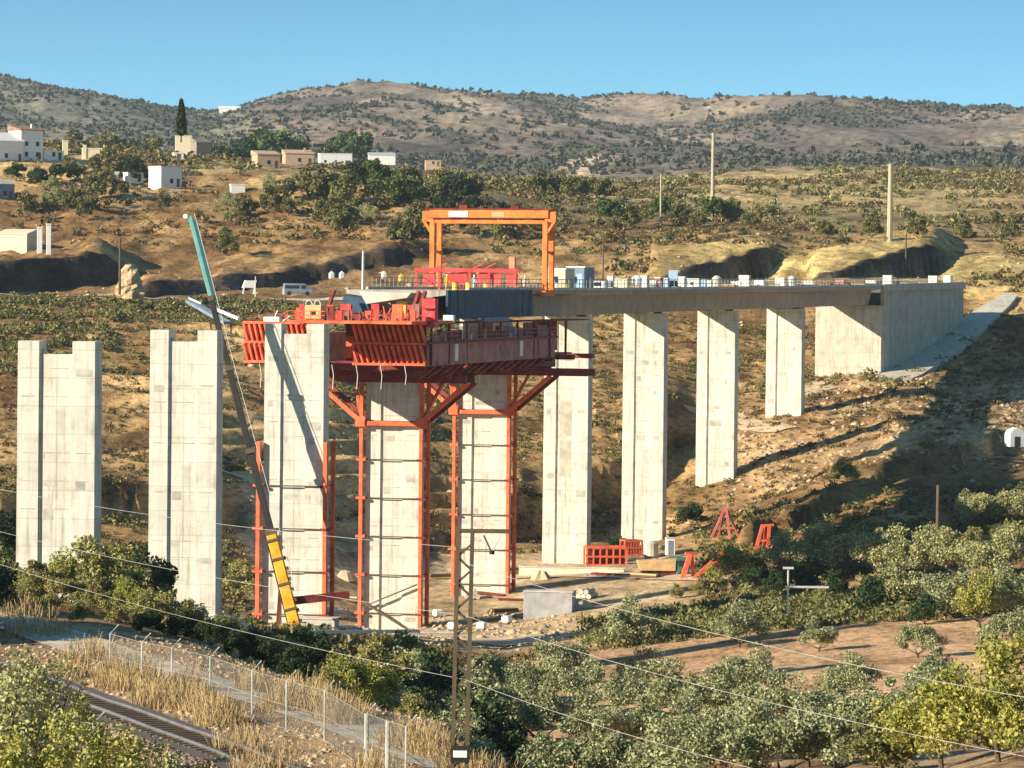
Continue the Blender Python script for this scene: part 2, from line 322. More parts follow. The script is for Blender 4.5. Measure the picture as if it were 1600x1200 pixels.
svals = np.concatenate([np.linspace(-1.2, -0.16, 40)[:-1], np.arange(-0.16, 0.1601, 0.0016), np.linspace(0.16, 1.2, 40)[1:]])
dv = [-40, -20, 0, 15, 30, 45]; d = 55
while d < 9000: dv.append(d); d += (2.2 if 100 < d < 250 else 2.5 if d < 250 else 2.0 if d < 900 else 6 if d < 1700 else 22 if d < 4300 else 200)
dv = np.array(dv, float)
SS, DD = np.meshgrid(svals, dv); XX = SS*(np.maximum(DD, 0)+60)*0.98; ZZ = terr(XX, DD)
def albedo(x, y):
    u = 800+F*x/np.maximum(y, 55); D = y
    def c(*a): return np.array(a)[None, :]
    n1 = fbm(x*0.02, y*0.008, 31, 4)*0.5+0.5; n2 = fbm(x*0.15, y*0.05, 32, 4)*0.5+0.5; n3 = fbm(x*0.004, y*0.0013, 33, 5)*0.5+0.5
    def mix(a, b, w): w = np.clip(w, 0, 1)[:, None]; return a*(1-w)+b*w
    A = mix(c(.23, .135, .06), c(.60, .39, .175), (n1-0.3)*2+(n2-.5)*1.5)
    A = mix(A, c(.44, .30, .19), sst(205, 180, D)*0.8 if False else (1-sst(215, 235, D))*0.9*(0.6+n2))
    orch = (u > 830)*sst(225, 245, D)*(1-sst(400, 430, D)); A = mix(A, c(.60, .38, .22), orch*(0.75+0.5*n2))
    site = sst(330, 420, u)*(1-sst(1020, 1130, u))*sst(365, 385, D)*(1-sst(505, 540, D)); A = mix(A, c(.62, .47, .29), site*(0.6+0.6*n2))
    rk = sst(1100, 1180, u)*sst(545, 575, D)*(1-sst(640, 690, D)); A = mix(A, c(.46, .30, .16), rk*0.8); A = mix(A, c(.60, .43, .24), rk*sst(.5, .6, n2)*0.7)
    yl = sst(900, 1200, u)*sst(740, 770, D)*(1-sst(850, 930, D)); A = mix(A, c(.62, .47, .20), yl*(0.3+n2))
    md = sst(900, 1000, D)*(1-sst(1650, 1900, D)); A = mix(A, mix(c(.30, .24, .12), c(.58, .44, .23), (n1-.3)*2.2), md*0.8)
    A = mix(A, c(.56, .42, .21), sst(860, 950, u)*sst(1000, 1100, D)*(1-sst(1650, 1800, D))*.55)
    A = mix(A, c(.66, .42, .22), sst(1510, 1560, u)*sst(1150, 1300, D)*(1-sst(1500, 1600, D)))
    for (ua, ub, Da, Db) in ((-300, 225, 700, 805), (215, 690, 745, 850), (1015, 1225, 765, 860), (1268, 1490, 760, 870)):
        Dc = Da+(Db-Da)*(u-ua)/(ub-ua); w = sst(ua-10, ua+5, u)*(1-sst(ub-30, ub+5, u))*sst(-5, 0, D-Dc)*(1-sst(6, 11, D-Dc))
        A = mix(A, mix(c(.06, .042, .035), c(.16, .11, .08), (n2-.35)*3), w)  # dark rock of the cut faces, colour taken darker to deepen their shade
    ter = (1-sst(400, 760, u))*sst(500, 515, D)*(1-sst(690, 710, D))+(1-sst(600, 800, u))*sst(860, 900, D)*(1-sst(1000, 1100, D)); A = mix(A, mix(c(.28, .16, .07), c(.68, .46, .22), (n1-.3)*1.8+(n2-.5)*2), ter*.8)
    mt = sst(1650, 1900, D)
    B = mix(c(.165, .14, .115), c(.34, .27, .215), (n3-.38)*3.2+(n1-.5)*1.2)
    B = mix(B, c(.24, .24, .18), (1-sst(330, 420, u))*0.8*(1-sst(.6, .75, n2)*0.5))
    pal = sst(.64, .72, fbm(x*.009+7, y*.0035, 41, 3)*.5+.5)*sst(2300, 2700, D)*(u > 380); B = mix(B, c(.52, .40, .28), pal*0.45)
    B = mix(B, c(.50, .39, .30), np.exp(-((u-735)/75)**2)*sst(3250, 3400, D)*(1-sst(3850, 3950, D))*sst(.4, .55, n1)*.9)
    q1 = np.exp(-((u-905-(D-2200)*0.12)/35)**2)*sst(1950, 2050, D)*(1-sst(2350, 2450, D)); B = mix(B, c(.75, .58, .42), np.clip(q1*1.4*(n2+.3), 0, 1))
    return np.clip(mix(A, B, mt), 0.01, .95)
gm, gnt, gb = newmat('earth')
at = N(gnt, 'ShaderNodeAttribute', attribute_name='soil')
nz = ramp(gnt, noise(gnt, 0.9, 6, rough=0.78, stretch=(1, 0.35, 2.4)), [(0.32, (0.34, 0.30, 0.26)), (0.5, (0.95, 0.95, 0.95)), (0.7, (1.4, 1.35, 1.25))])
nz2 = ramp(gnt, noise(gnt, 0.12, 6, rough=0.7, stretch=(1, 0.4, 1.6)), [(0.36, (0.5, 0.45, 0.38)), (0.5, (0.98, 0.97, 0.95)), (0.64, (1.35, 1.33, 1.28))])
nz3 = ramp(gnt, noise(gnt, 0.018, 6, rough=0.8, stretch=(1, 0.4, 1.0)), [(0.38, (0.75, 0.76, 0.74)), (0.6, (1.15, 1.13, 1.1))])
g = mixc(gnt, 1, at.outputs['Color'], nz, 'MULTIPLY'); g = mixc(gnt, 1, g, nz2, 'MULTIPLY'); g = mixc(gnt, 1, g, nz3, 'MULTIPLY')
gnt.links.new(g, gb.inputs['Base Color']); gb.inputs['Roughness'].default_value = 0.97; gb.inputs['Specular IOR Level'].default_value = 0.08
nb = N(gnt, 'ShaderNodeBump'); nb.inputs['Strength'].default_value = 0.7; nb.inputs['Distance'].default_value = 0.5
gnt.links.new(noise(gnt, 1.2, 6, rough=0.7), nb.inputs['Height']); gnt.links.new(nb.outputs[0], gb.inputs['Normal'])
def ground(name, j0, j1):
    V = np.stack([XX[j0:j1+1], DD[j0:j1+1], ZZ[j0:j1+1]], -1); nr, nc = V.shape[:2]; V = V.reshape(-1, 3)
    I = np.arange(nr*nc).reshape(nr, nc); Fq = np.stack([I[:-1, :-1], I[:-1, 1:], I[1:, 1:], I[1:, :-1]], -1).reshape(-1, 4)
    me = npmesh(name, V, Fq, gm, smooth=True)
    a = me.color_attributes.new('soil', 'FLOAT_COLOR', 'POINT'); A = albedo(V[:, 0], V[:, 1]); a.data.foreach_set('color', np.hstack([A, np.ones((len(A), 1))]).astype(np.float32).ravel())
    return link(name, me, kind='structure')
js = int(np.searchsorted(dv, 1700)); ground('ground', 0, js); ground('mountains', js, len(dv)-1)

def strip(name, pts, w, mat, dz=0.06, kind='structure', flat=False, n=60, **kw):
    """ribbon along plan points (x, y) laid on the ground"""
    pts = np.array(pts, float); t = np.concatenate([[0], np.cumsum(np.linalg.norm(np.diff(pts[:, :2], axis=0), axis=1))])
    tt = np.linspace(0, t[-1], n); x = np.interp(tt, t, pts[:, 0]); y = np.interp(tt, t, pts[:, 1])
    tx = np.gradient(x); ty = np.gradient(y); l = np.hypot(tx, ty); nx = -ty/l; ny = tx/l
    K = 5; V = []
    for k in range(K):
        o = (k/(K-1)-0.5)*w; xx = x+nx*o; yy = y+ny*o; V.append(np.stack([xx, yy, terr(xx, yy)+dz], -1))
    V = np.array(V)
    if flat: V[:, :, 2] = V[:, :, 2].max(0)[None]
    V = V.reshape(-1, 3); I = np.arange(K*n).reshape(K, n)
    Fq = np.stack([I[:-1, :-1], I[1:, :-1], I[1:, 1:], I[:-1, 1:]], -1).reshape(-1, 4)
    return link(name, npmesh(name, V, Fq, mat, True), kind=kind, **kw)
def G(px, Y): return ((px-800)/F*Y, Y)

# ------------------------------------------------------------------ foliage builders
def leafquads(C, size, rg):
    n = len(C); a = rg.normal(size=(n, 3)); a /= np.linalg.norm(a, axis=1)[:, None]; b = rg.normal(size=(n, 3)); b -= (a*b).sum(1)[:, None]*a; b /= np.linalg.norm(b, axis=1)[:, None]
    s = (size*(0.6+0.8*rg.random(n)))[:, None] if np.isscalar(size) else (size*(0.6+0.8*rg.random(n)))[:, None]
    a = a*s; b = b*s*0.6
    V = np.stack([C-a, C-b*0.9, C+a, C+b], 1).reshape(-1, 3)
    return V, np.arange(len(V)).reshape(-1, 4)
def crown_mesh(name, mat, R, n, leaf, clumps, seed, shell=0.35, csz=0.3, zflat=True):
    rg = np.random.default_rng(seed); d = rg.normal(size=(clumps, 3)); d /= np.linalg.norm(d, axis=1)[:, None]
    if zflat: d[:, 2] = np.where(d[:, 2] < -0.45, -d[:, 2]*0.5, d[:, 2])
    C = d*(rg.random(clumps)**shell)[:, None]*(0.72+0.4*rg.random((clumps, 1)))
    k = rg.integers(0, clumps, n); dd = rg.normal(size=(n, 3)); dd /= np.linalg.norm(dd, axis=1)[:, None]
    pts = (C[k]+dd*(rg.random(n)**0.4)[:, None]*csz*(0.6+0.8*rg.random(clumps))[k][:, None])*np.array(R)
    V, Fq = leafquads(pts, leaf, rg)
    return npmesh(name, V, Fq, mat)
def trunk_mesh(name, h, r, seed, limbs=4, spread=1.0):
    rg = np.random.default_rng(seed); m = MB(); lean = rg.normal(size=2)*0.12*h
    mid = (lean[0]*0.5, lean[1]*0.5, h*0.45)
    m.tube([(0, 0, -0.4), (lean[0]*0.15, lean[1]*0.2, h*0.15), mid], [r*1.35, r, r*0.8], 7)
    for i in range(limbs):
        a = 6.283*(i+rg.random()*0.6)/limbs; e = (mid[0]+math.cos(a)*spread, mid[1]+math.sin(a)*spread, h*(0.9+0.35*rg.random()))
        m.tube([mid, ((mid[0]*1.0+e[0])/2*1.1, (mid[1]+e[1])/2*1.1, (mid[2]+e[2])/2), e], [r*0.6, r*0.4, r*0.15], 5)
    me = bpy.data.meshes.new(name); me.from_pydata(m.v, [], m.f); me.materials.append(M_bark); return me
CR = {}
def kind(key, mat, R, h, n, leaf, clumps, nvar=4, tr=0.16, csz=0.3, limbs=4, shell=0.35):
    CR[key] = [(crown_mesh(key+'_crown', mat, R, n, leaf, clumps, 100+i*7+len(CR)*31, csz=csz, shell=shell), trunk_mesh(key+'_trunk', h, tr, 50+i, limbs, R[0]*0.5), R, h) for i in range(nvar)]
kind('olive', L_olive, (2.5, 2.5, 2.0), 0.9, 7500, 0.105, 34)
kind('lime', L_lime, (2.0, 2.0, 2.1), 0.9, 7000, 0.1, 30, 2)
kind('grey', L_grey, (2.4, 2.4, 2.1), 1.0, 7000, 0.11, 32, 3)
L_bush = foliage('golden_green_leaves', [(0.05, 0.05, 0.015), (0.24, 0.22, 0.07), (0.60, 0.52, 0.2)], trans=0.22)
kind('bush', L_bush, (1.7, 1.7, 1.5), 0.3, 5000, 0.09, 22, 4, 0.08)
kind('shade', L_dark, (2.0, 2.0, 1.9), 0.5, 5500, 0.12, 26, 3, 0.1)
kind('dark', L_dark, (2.6, 2.6, 2.4), 0.9, 3600, 0.2, 28, 2, 0.2)
kind('pine', L_green, (3.2, 3.2, 2.7), 1.6, 4500, 0.22, 30, 2, 0.25)
kind('upland', L_greens, (2.4, 2.4, 2.3), 0.9, 3000, 0.2, 24, 3, 0.18)
kind('hill', L_scrub, (1.8, 1.8, 1.3), 0.8, 500, 0.32, 12, 3, 0.1)
def tree(key, name, p, s, label, cat='tree', group=None, sz=None, rg=rng):
    cm, tm, R, h = CR[key][int(rg.integers(0, len(CR[key])))]
    e = empty(name, (p[0], p[1], p[2]), rg.random()*6.28, label=label, cat=cat, group=group); e.scale = (s, s, (sz or s))
    link('crown', cm, e, (0, 0, h+R[2]*0.5)); link('trunk', tm, e)
    return e
def scrub(name, X, Y, R, mat, m, leaf, seed, zf=0.7, label=None, cat=None):
    rg = np.random.default_rng(seed); n = len(X); Z = terr(X, Y)
    d = rg.normal(size=(n, m, 3)); d /= np.linalg.norm(d, axis=2)[:, :, None]; d[:, :, 2] = np.abs(d[:, :, 2])
    r = (rg.random((n, m))**0.4)[:, :, None]*R[:, None, None]
    C = d*r*np.array([1, 1, zf])+np.stack([X, Y, Z], -1)[:, None, :]
    ls = np.repeat(R*leaf, m); V, Fq = leafquads(C.reshape(-1, 3), ls, rg)
    return link(name, npmesh(name, V, Fq, mat), label=label, cat=cat, kind='stuff')
def scatter(n, u0_, u1_, D0, D1, seed, keep=None, power=1.0):
    rg = np.random.default_rng(seed); D = D0+(D1-D0)*rg.random(n)**power; u = u0_+(u1_-u0_)*rg.random(n); X = (u-800)/F*D
    k = np.ones(n, bool) if keep is None else keep(u, D, X)
    return X[k], D[k], u[k], rg
# ------------------------------------------------------------------ bridge geometry
PXC = [84, 289, 463, 614, 753, 881, 1004, 1120, 1228, 1322]
SP = 43.5; Yc = [288.0]; Xc = [(PXC[0]-800)/F*Yc[0]]
for u in PXC[1:]:
    y = Yc[-1]+SP
    for _ in range(20):
        x = (u-800)/F*y; y = Yc[-1]+math.sqrt(max(SP**2-(x-Xc[-1])**2, 1))
    Yc.append(y); Xc.append((u-800)/F*y)
Xc = np.array(Xc); Yc = np.array(Yc)
co = np.polyfit(np.arange(10), Xc, 3); cy = np.polyfit(np.arange(10), Yc, 3)
def bp(i): return np.array([np.polyval(co, i), np.polyval(cy, i)])
def bt(i):
    t = bp(i+0.02)-bp(i-0.02); return t/np.linalg.norm(t)
def B(i, lat, z, along=0):
    """bridge frame: i = station in pier numbers from 0, lat = metres to the right of the axis"""
    p = bp(i); t = bt(i); r = np.array([t[1], -t[0]]); q = p+t*along+r*lat
    return Vector((q[0], q[1], z))
ztop_i = np.array([-1, 0, 3, 5, 8, 9, 10.5]); 
def ztop(i): return float(np.interp(i, ztop_i, [-1.2, -1.0, -0.35, -0.15, 0.6, 1.0, 1.5]))
DEP = 3.3
def RZ(i): t = bt(i); return -math.atan2(t[0], t[1])
# ------------------------------------------------------------------ piers
M_joint = simple('stained_joint', (0.44, 0.41, 0.35), 0.95, var=0.35)
PLAB = ['tall pale concrete pier with notched top, leftmost, standing alone above the shrubs',
        'notched concrete pier between the leftmost pier and the crane boom, base in rocks and shrubs',
        'notched concrete pier crossed by the diagonal shadow of the crane boom',
        'concrete pier wearing red columns just right of the yellow crane, under the ribbed formwork',
        'concrete pier with red columns, behind the lattice mast and under the orange portal',
        'bare concrete pier right of the scaffolded ones, with two darker patches on its face',
        'bare concrete pier beside the red steel crates, just right of the patched pier',
        'bare concrete pier with a tree shadow on its foot, behind the red frames',
        'shortest concrete pier, on the rocky slope beside the abutment']
PBASE = [930, 985, 990, 992, 925, 885, 862, 815, 648]
pier_z = []
for i in range(9):
    p = bp(i); W = 6.0; T = 2.4
    zt = P(PXC[i], [533, 516, 506][i], p[1])[2] if i < 3 else ztop(i)-DEP-0.25
    zb = min(P(PXC[i], PBASE[i], p[1])[2], TZ(p[0], p[1])); pier_z.append(zb)
    o = empty('bridge_pier', (p[0], p[1], zb), RZ(i), label=PLAB[i], cat='pier', group='concrete piers of the unfinished viaduct')
    H = zt-zb; w = W/2; m = MB(); g1, g2 = -0.27*w*2*0.5-0.6, 0.95
    nh = [1.0, 1.0, 1.0][i] if i < 3 else 0.0
    # plan: flanges (full thickness) left and right, thinner web between: an H section
    f1 = -w+1.65; f2 = w-1.75
    def slab(x0, x1, y0, y1, z1, tap=1.02):
        b = [(x0*tap, y0, -4), (x1*tap, y0, -4), (x1*tap, y1, -4), (x0*tap, y1, -4), (x0, y0, z1), (x1, y0, z1), (x1, y1, z1), (x0, y1, z1)]
        m.quadbox(b)
    slab(-w, f1, 0, T, H); slab(f2, w, 0, T, H); slab(f1-0.02, f2+0.02, 0.22, T-0.22, H-nh)
    rp = np.random.default_rng(300+i); zz_ = 1.5+rp.random()*2; gm_ = MB()
    while zz_ < H-1.5:
        for a_, b_, yy in ((-w+.25, f1-.2, 0), (f1+.25, f2-.25, .22), (f2+.2, w-.2, 0)):
            if rp.random() < .85: gm_.box(a_+rp.random()*.2, b_-rp.random()*.25, yy-.012, yy-.004, zz_, zz_+.05+.07*rp.random())
            if rp.random() < .35: gm_.box(a_+.1, a_+.1+(b_-a_)*rp.random(), yy-.011, yy-.003, zz_-.35-rp.random()*.5, zz_-.02)
        zz_ += rp.choice([1.45, 2.15, 4.3, 4.3])
    # thin vertical fillets beside the flanges
    slab(f1, f1+0.12, 0.10, T-0.1, H-nh-0.01); slab(f2-0.12, f2, 0.10, T-0.1, H-nh-0.01)
    nf = len(m.f); off = len(m.v); m.v += gm_.v; m.f += [tuple(off+q for q in f) for f in gm_.f]
    me = bpy.data.meshes.new('shaft'); me.from_pydata([tuple(v) for v in m.v], [], m.f); me.materials.append(M_conc); me.materials.append(M_joint)
    me.polygons.foreach_set('material_index', [0]*nf+[1]*(len(m.f)-nf)); me.update(); so = link('shaft', me, o)
    if i >= 3:
        for sx in (-1.7, 1.7): MB().box(sx-0.5, sx+0.5, 0.6, 1.8, H, H+0.28).build('bearing', M_blk, o)
        if i == 5:
            for z0, z1 in ((0.36, 0.505), (0.52, 0.66)): MB().box(-0.85, 0.75, 0.205, 0.216, H*(z0), H*(z1)).build('render_patch', simple('grey_patch', (0.45, 0.42, 0.34), 0.9) if 'grey_patch' not in MATS else MATS['grey_patch'], o)
    else:
        MB().box(-1.9, -1.2, 0.9, 1.3, H-nh, H-nh+0.35).build('bearing_block', M_pale, o)
# ------------------------------------------------------------------ deck
deck = empty('bridge_deck', B(3, 0, ztop(3)), label='grey concrete box girder deck running from the scaffolding to the abutment', cat='bridge deck')
def sweep(sec, i0, i1, name, mat, n=40, parent=deck):
    V = []; Fs = []; k = len(sec)
    for a in range(n+1):
        i = i0+(i1-i0)*a/n
        for (l, z) in sec: V.append(B(i, l, ztop(i)+z)-Vector(B(3, 0, ztop(3))))
    for a in range(n):
        for j in range(k): Fs.append((a*k+j, a*k+(j+1) % k, (a+1)*k+(j+1) % k, (a+1)*k+j))
    Fs.append(tuple(range(k))[::-1]); Fs.append(tuple(n*k+j for j in range(k)))
    m = MB(); m.v = V; m.f = Fs
    return m.build(name, mat, parent)
M_rl = simple('dull_railing', (0.30, 0.29, 0.26), 0.7)
DS0 = 3.05; DE = 9.02
sweep([(-6.0, -0.45), (-6.0, 0.0), (6.0, 0.0), (6.0, -0.45), (3.9, -0.75), (-3.9, -0.75)], DS0, DE, 'deck_slab', M_deck)
sweep([(-3.9, -0.76), (3.9, -0.76), (3.4, -DEP), (-3.4, -DEP)], DS0, DE, 'box_girder', M_deck)
sweep([(5.72, 0.004), (6.02, 0.004), (6.02, 0.32), (5.72, 0.32)], DS0+0.2, DE, 'kerb', M_pale)
sweep([(-6.02, 0.004), (-5.72, 0.004), (-5.72, 0.32), (-6.02, 0.32)], DS0+0.2, DE, 'kerb', M_pale)
org = B(3, 0, ztop(3)); stf = MB(); i = DS0+0.25; k = 0
while i < DE+0.9:
    a_, b_ = B(i, 5.85, ztop(i)+0.3)-org, B(i, 5.85, ztop(i)+1.35)-org
    if k < 100: MB().beam(a_, b_, 0.09).build('railing_post', M_rl, deck)
    else: stf.beam(a_, b_, 0.09)
    stf.beam(B(i, -5.85, ztop(i)+0.3)-org, B(i, -5.85, ztop(i)+1.35)-org, 0.09)
    i += 0.045; k += 1
stf.build('railing_posts', M_rl, deck, kind='stuff')
for lt in (5.85, -5.85):
    for zz in (0.8, 1.33): 
        m = MB(); m.tube([B(DS0+0.25+k*(DE+0.9-DS0-0.25)/60, lt, ztop(DS0+0.25+k*(DE+0.9-DS0-0.25)/60)+zz)-org for k in range(61)], 0.045, 5); m.build('railing_bar', M_rl, deck)
# ------------------------------------------------------------------ abutment
ab = empty('bridge_abutment', B(9, 0, -16), label='large concrete abutment with sunlit front and blue shaded side wall', cat='abutment')
ao = B(9, 0, -16)
m = MB(); ft = lambda i, l, z: B(i, l, z)-ao
zA = P(1315, 585, bp(9)[1])[2]
m.quadbox([ft(9, -6, zA-3), ft(9, 6, zA-3), ft(9.06, 6, zA-3), ft(9.06, -6, zA-3), ft(9, -6, ztop(9)-DEP-0.1), ft(9, 6, ztop(9)-DEP-0.1), ft(9.06, 6, ztop(9)-DEP-0.1), ft(9.06, -6, ztop(9)-DEP-0.1)])
m.build('front_wall', M_abut, ab, bevel=0.05)
m = MB(); i1 = 10.35
m.quadbox([ft(9.061, 5.4, zA-3), ft(9.061, 6.05, zA-3), ft(i1, 6.6, zA-3), ft(i1, 6.0, zA-3), ft(9.03, 5.4, ztop(9)+0.35), ft(9.03, 6.05, ztop(9)+0.35), ft(i1, 6.6, ztop(i1)+0.6), ft(i1, 6.0, ztop(i1)+0.6)])
m.build('side_wall', M_abut, ab)
m = MB(); m.quadbox([ft(9.061, -6.05, zA-3), ft(9.061, -5.4, zA-3), ft(i1, -6.0, zA-3), ft(i1, -6.6, zA-3), ft(9.03, -6.05, ztop(9)+0.35), ft(9.03, -5.4, ztop(9)+0.35), ft(i1, -6, ztop(i1)+0.6), ft(i1, -6.6, ztop(i1)+0.6)])
m.build('side_wall', M_abut, ab)
m = MB(); m.quadbox([ft(9.07, -5.35, 0-6), ft(9.07, 5.35, -6), ft(i1, 5.9, -6), ft(i1, -5.9, -6), ft(9.07, -5.35, ztop(9)-0.05), ft(9.07, 5.35, ztop(9)-0.05), ft(i1, 5.9, ztop(i1)), ft(i1, -5.9, ztop(i1))]); m.build('backfill', M_asph, ab)
m = MB(); c8 = []
for (i, l0, l1) in ((9.0, 6.12, 6.5), (i1, 6.7, 7.1)): pass
m.quadbox([ft(9.0, 6.06, ztop(9)-0.9), ft(9.0, 6.4, ztop(9)-0.9), ft(i1, 7.0, ztop(i1)-0.7), ft(i1, 6.62, ztop(i1)-0.7), ft(9.0, 6.06, ztop(9)+0.25), ft(9.0, 6.4, ztop(9)+0.25), ft(i1, 7.0, ztop(i1)+0.5), ft(i1, 6.62, ztop(i1)+0.5)])
m.build('coping', M_abut, ab)
for k in range(5):
    ii = 9.15+k*0.24; MB().beam(ft(ii, 6.2+0.1*k, zA+2), ft(ii, 6.2+0.1*k, ztop(ii)-0.9), 0.14).build('buttress_rib', M_abut, ab)
# sloping haul ramp climbing beside the abutment
def ribbon(name, rows_, mat, thick=0.5, **kw):
    m = MB(); V = []
    for (x1, y1, x2, y2, dz) in rows_:
        for (px, py) in ((x1, y1), (x2, y2)):
            d = Yof(px, py, 560, 900); q = P(px, py, d-1.0); V.append(np.array([q[0], q[1], q[2]+dz]))
    n = len(rows_); m.v = [tuple(v) for v in V]+[(v[0], v[1], v[2]-thick-1.5) for v in V]
    for k in range(n-1): a = 2*k; m.f += [(a, a+1, a+3, a+2), (a+2*n, a+2+2*n, a+3+2*n, a+1+2*n), (a, a+2, a+2+2*n, a+2*n), (a+1, a+1+2*n, a+3+2*n, a+3)]
    m.f += [(0, 2*n, 2*n+1, 1), (2*n-2, 2*n-1, 4*n-1, 4*n-2)]
    return m.build(name, mat, **kw)
ribbon('haul_ramp', [(1380, 612, 1372, 588, .2), (1440, 588, 1400, 570, .4), (1500, 552, 1440, 542, 0.6), (1542, 515, 1500, 504, .7), (1576, 484, 1546, 477, .7), (1590, 466, 1570, 462, .6)], M_abut, kind='structure')
ribbon('lower_path', [(1225, 632, 1215, 612, 0), (1300, 607, 1290, 592, 0), (1370, 592, 1365, 584, 0), (1432, 574, 1425, 562, 0.1)], M_track, kind='structure')
# ------------------------------------------------------------------ movable scaffolding around the deck's growing end
mo = B(2.6, 0, -6)
mss = empty('movable_scaffolding', mo, label='big red ribbed formwork and launching girders hung round the end of the deck', cat='formwork')
def bx(i, l0, l1, z0, z1, len_m=0.3, m=None, i2=None):
    m = m or MB()
    t = bt(i); r = np.array([t[1], -t[0]])
    if i2 is None: A = lambda l, z: B(i, l, z)-mo; C = lambda l, z: B(i, l, z, len_m)-mo
    else: A = lambda l, z: B(i, l, z)-mo; C = lambda l, z: B(i2, l, z)-mo
    return m.quadbox([A(l0, z0), A(l1, z0), C(l1, z0), C(l0, z0), A(l0, z1), A(l1, z1), C(l1, z1), C(l0, z1)])
IF = 2.5       # station of the near end of the formwork
def ribwall(i, l0, l1, z0, z1, n, slant=0.0):
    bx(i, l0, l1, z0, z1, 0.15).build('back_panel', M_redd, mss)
    for k in range(n):
        l = l0+(k+0.5)*(l1-l0)/n; zm = (z0+z1)/2
        for (za, zb, s) in ((zm+0.15, z1-0.15, slant), (z0+0.2, zm-0.15, slant)):
            m = MB(); a = B(i, l+s, za, -0.1)-mo; b = B(i, l-s, zb, -0.75)-mo
            m.beam(a, b, 0.24, 0.3); m.build('rib', M_red, mss)
    for z, d in ((z1, 0.8), ((z0+z1)/2, 0.35), (z0, 0.5)): bx(i, l0, l1, z-0.13, z+0.13, -d).build('waler', M_red, mss)
ribwall(IF, -10.9, -3.0, -8.0, -3.9, 14, 0.12)
ribwall(IF, 0.9, 8.7, -8.1, -3.8, 13, 0.2)
# left, right longitudinal girders
bx(IF+0.01, 7.6, 8.75, -8.3, -5.6, i2=4.02).build('main_girder', M_rust, mss)
bx(IF+0.01, -10.6, -9.4, -8.3, -5.2, i2=4.02).build('main_girder', M_rust, mss)
# shutters leaning on the right girder: alternating tall and short panels
heights = [-4.9, -4.6, -3.9, -3.8, -4.9, -4.6, -4.0, -4.9]
for k, h in enumerate(heights):
    a = IF+0.05+k*0.178; bx(a, 8.76, 8.9, -5.9, h, i2=a+0.16).build('side_shutter', [M_rust, M_redd][k % 2 if k < 4 else (k+1) % 2], mss)
m = MB()
for k in range(9): a = IF+0.03+k*0.2; bx(a, 8.8, 9.05, -8.2, -3.9, 0.22, m)
m.build('girder_stiffeners', M_redd, mss)
for k in (1.3, 3.2, 5.6, 6.9): bx(IF+0.06+k*0.178, 8.92, 9.06, -7.9, -6.1, 1.5).build('stiffener_plate', M_white if k in (1.3, 5.6) else M_rust, mss)
bx(IF, 7.4, 9.1, -5.95, -5.75, i2=4.03).build('walkway', M_redd, mss)
m = MB()
for k in range(26):
    a = IF+k*0.06; m.beam(B(a, 9.0, -5.75)-mo, B(a, 9.0, -4.75)-mo, 0.06)
for z in (-5.2, -4.75): m.beam(B(IF, 9.0, z)-mo, B(4.0, 9.0, z)-mo, 0.06)
m.build('guard_rail', M_rust, mss)
# floor, cross trusses below
for k in range(9):
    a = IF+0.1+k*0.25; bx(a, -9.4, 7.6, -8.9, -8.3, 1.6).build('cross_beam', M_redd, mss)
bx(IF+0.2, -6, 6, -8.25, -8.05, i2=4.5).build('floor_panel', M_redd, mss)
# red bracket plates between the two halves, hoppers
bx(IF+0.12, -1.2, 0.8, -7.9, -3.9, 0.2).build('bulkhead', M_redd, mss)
bx(IF+0.10, -0.9, 0.3, -7.6, -5.3, -0.3).build('gusset_plate', M_red, mss)
bx(IF+0.02, 8.0, 9.4, -4.2, -1.2, 1.6).build('corner_shutter', M_scarlet, mss)
m = MB(); 
for z in (-3.8, -2.3): bx(IF+0.02, 8.2, 9.5, z, z+0.12, -0.3, m)
m.build('corner_braces', M_redd, mss)
# navy outer shutter on the deck flank
m = MB(); A = 2.98; Bq = 3.98
def nv(i, l, z): return B(i, l, ztop(i)+z)-mo
m.quadbox([nv(A, 6.08, -3.15), nv(A, 6.32, -3.15), nv(Bq, 6.32, -3.15), nv(Bq, 6.08, -3.15), nv(A, 6.08, 0.05), nv(A, 6.32, 0.05), nv(Bq, 6.32, 0.05), nv(Bq, 6.08, 0.05)])
m.build('wing_shutter', M_navy, mss)
m = MB()
for k in range(12):
    a = A+0.02+k*0.085; m.beam(nv(a, 6.38, -3.1), nv(a, 6.38, 0.0), 0.1)
m.build('shutter_ribs', M_navy, mss)
bx(3.0, 4.2, 7.2, -4.0, -3.85, i2=4.6).build('side_platform', M_redd, mss)
bx(3.3, 7.0, 7.3, -3.85, -3.4, i2=3.6).build('tool_box', M_greyb, mss); bx(2.8, 7.6, 8.7, -3.8, -3.0, 1.0).build('tool_box', M_white, mss)
# red frames hanging in front of the patched pier
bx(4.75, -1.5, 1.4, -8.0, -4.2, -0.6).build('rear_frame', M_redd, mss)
m = MB()
for k in range(5): bx(4.74, -1.4+k*0.6, -1.2+k*0.6, -7.8, -7.0, -0.9, m)
m.build('rear_frame_ribs', M_red, mss)
# working platform and machinery at the nose
bx(IF-0.15, -4.6, 8.6, -3.85, -3.55, i2=IF+0.3).build('nose_platform', M_red, mss)
m = MB()
for k in range(16):
    l = -4.6+k*0.85; m.beam(B(IF-0.15, l, -3.5)-mo, B(IF-0.15, l, -2.6)-mo, 0.07)
for z in (-3.05, -2.6): m.beam(B(IF-0.15, -4.6, z)-mo, B(IF-0.15, -0.6, z)-mo, 0.07)
m.build('platform_railing', M_red, mss)
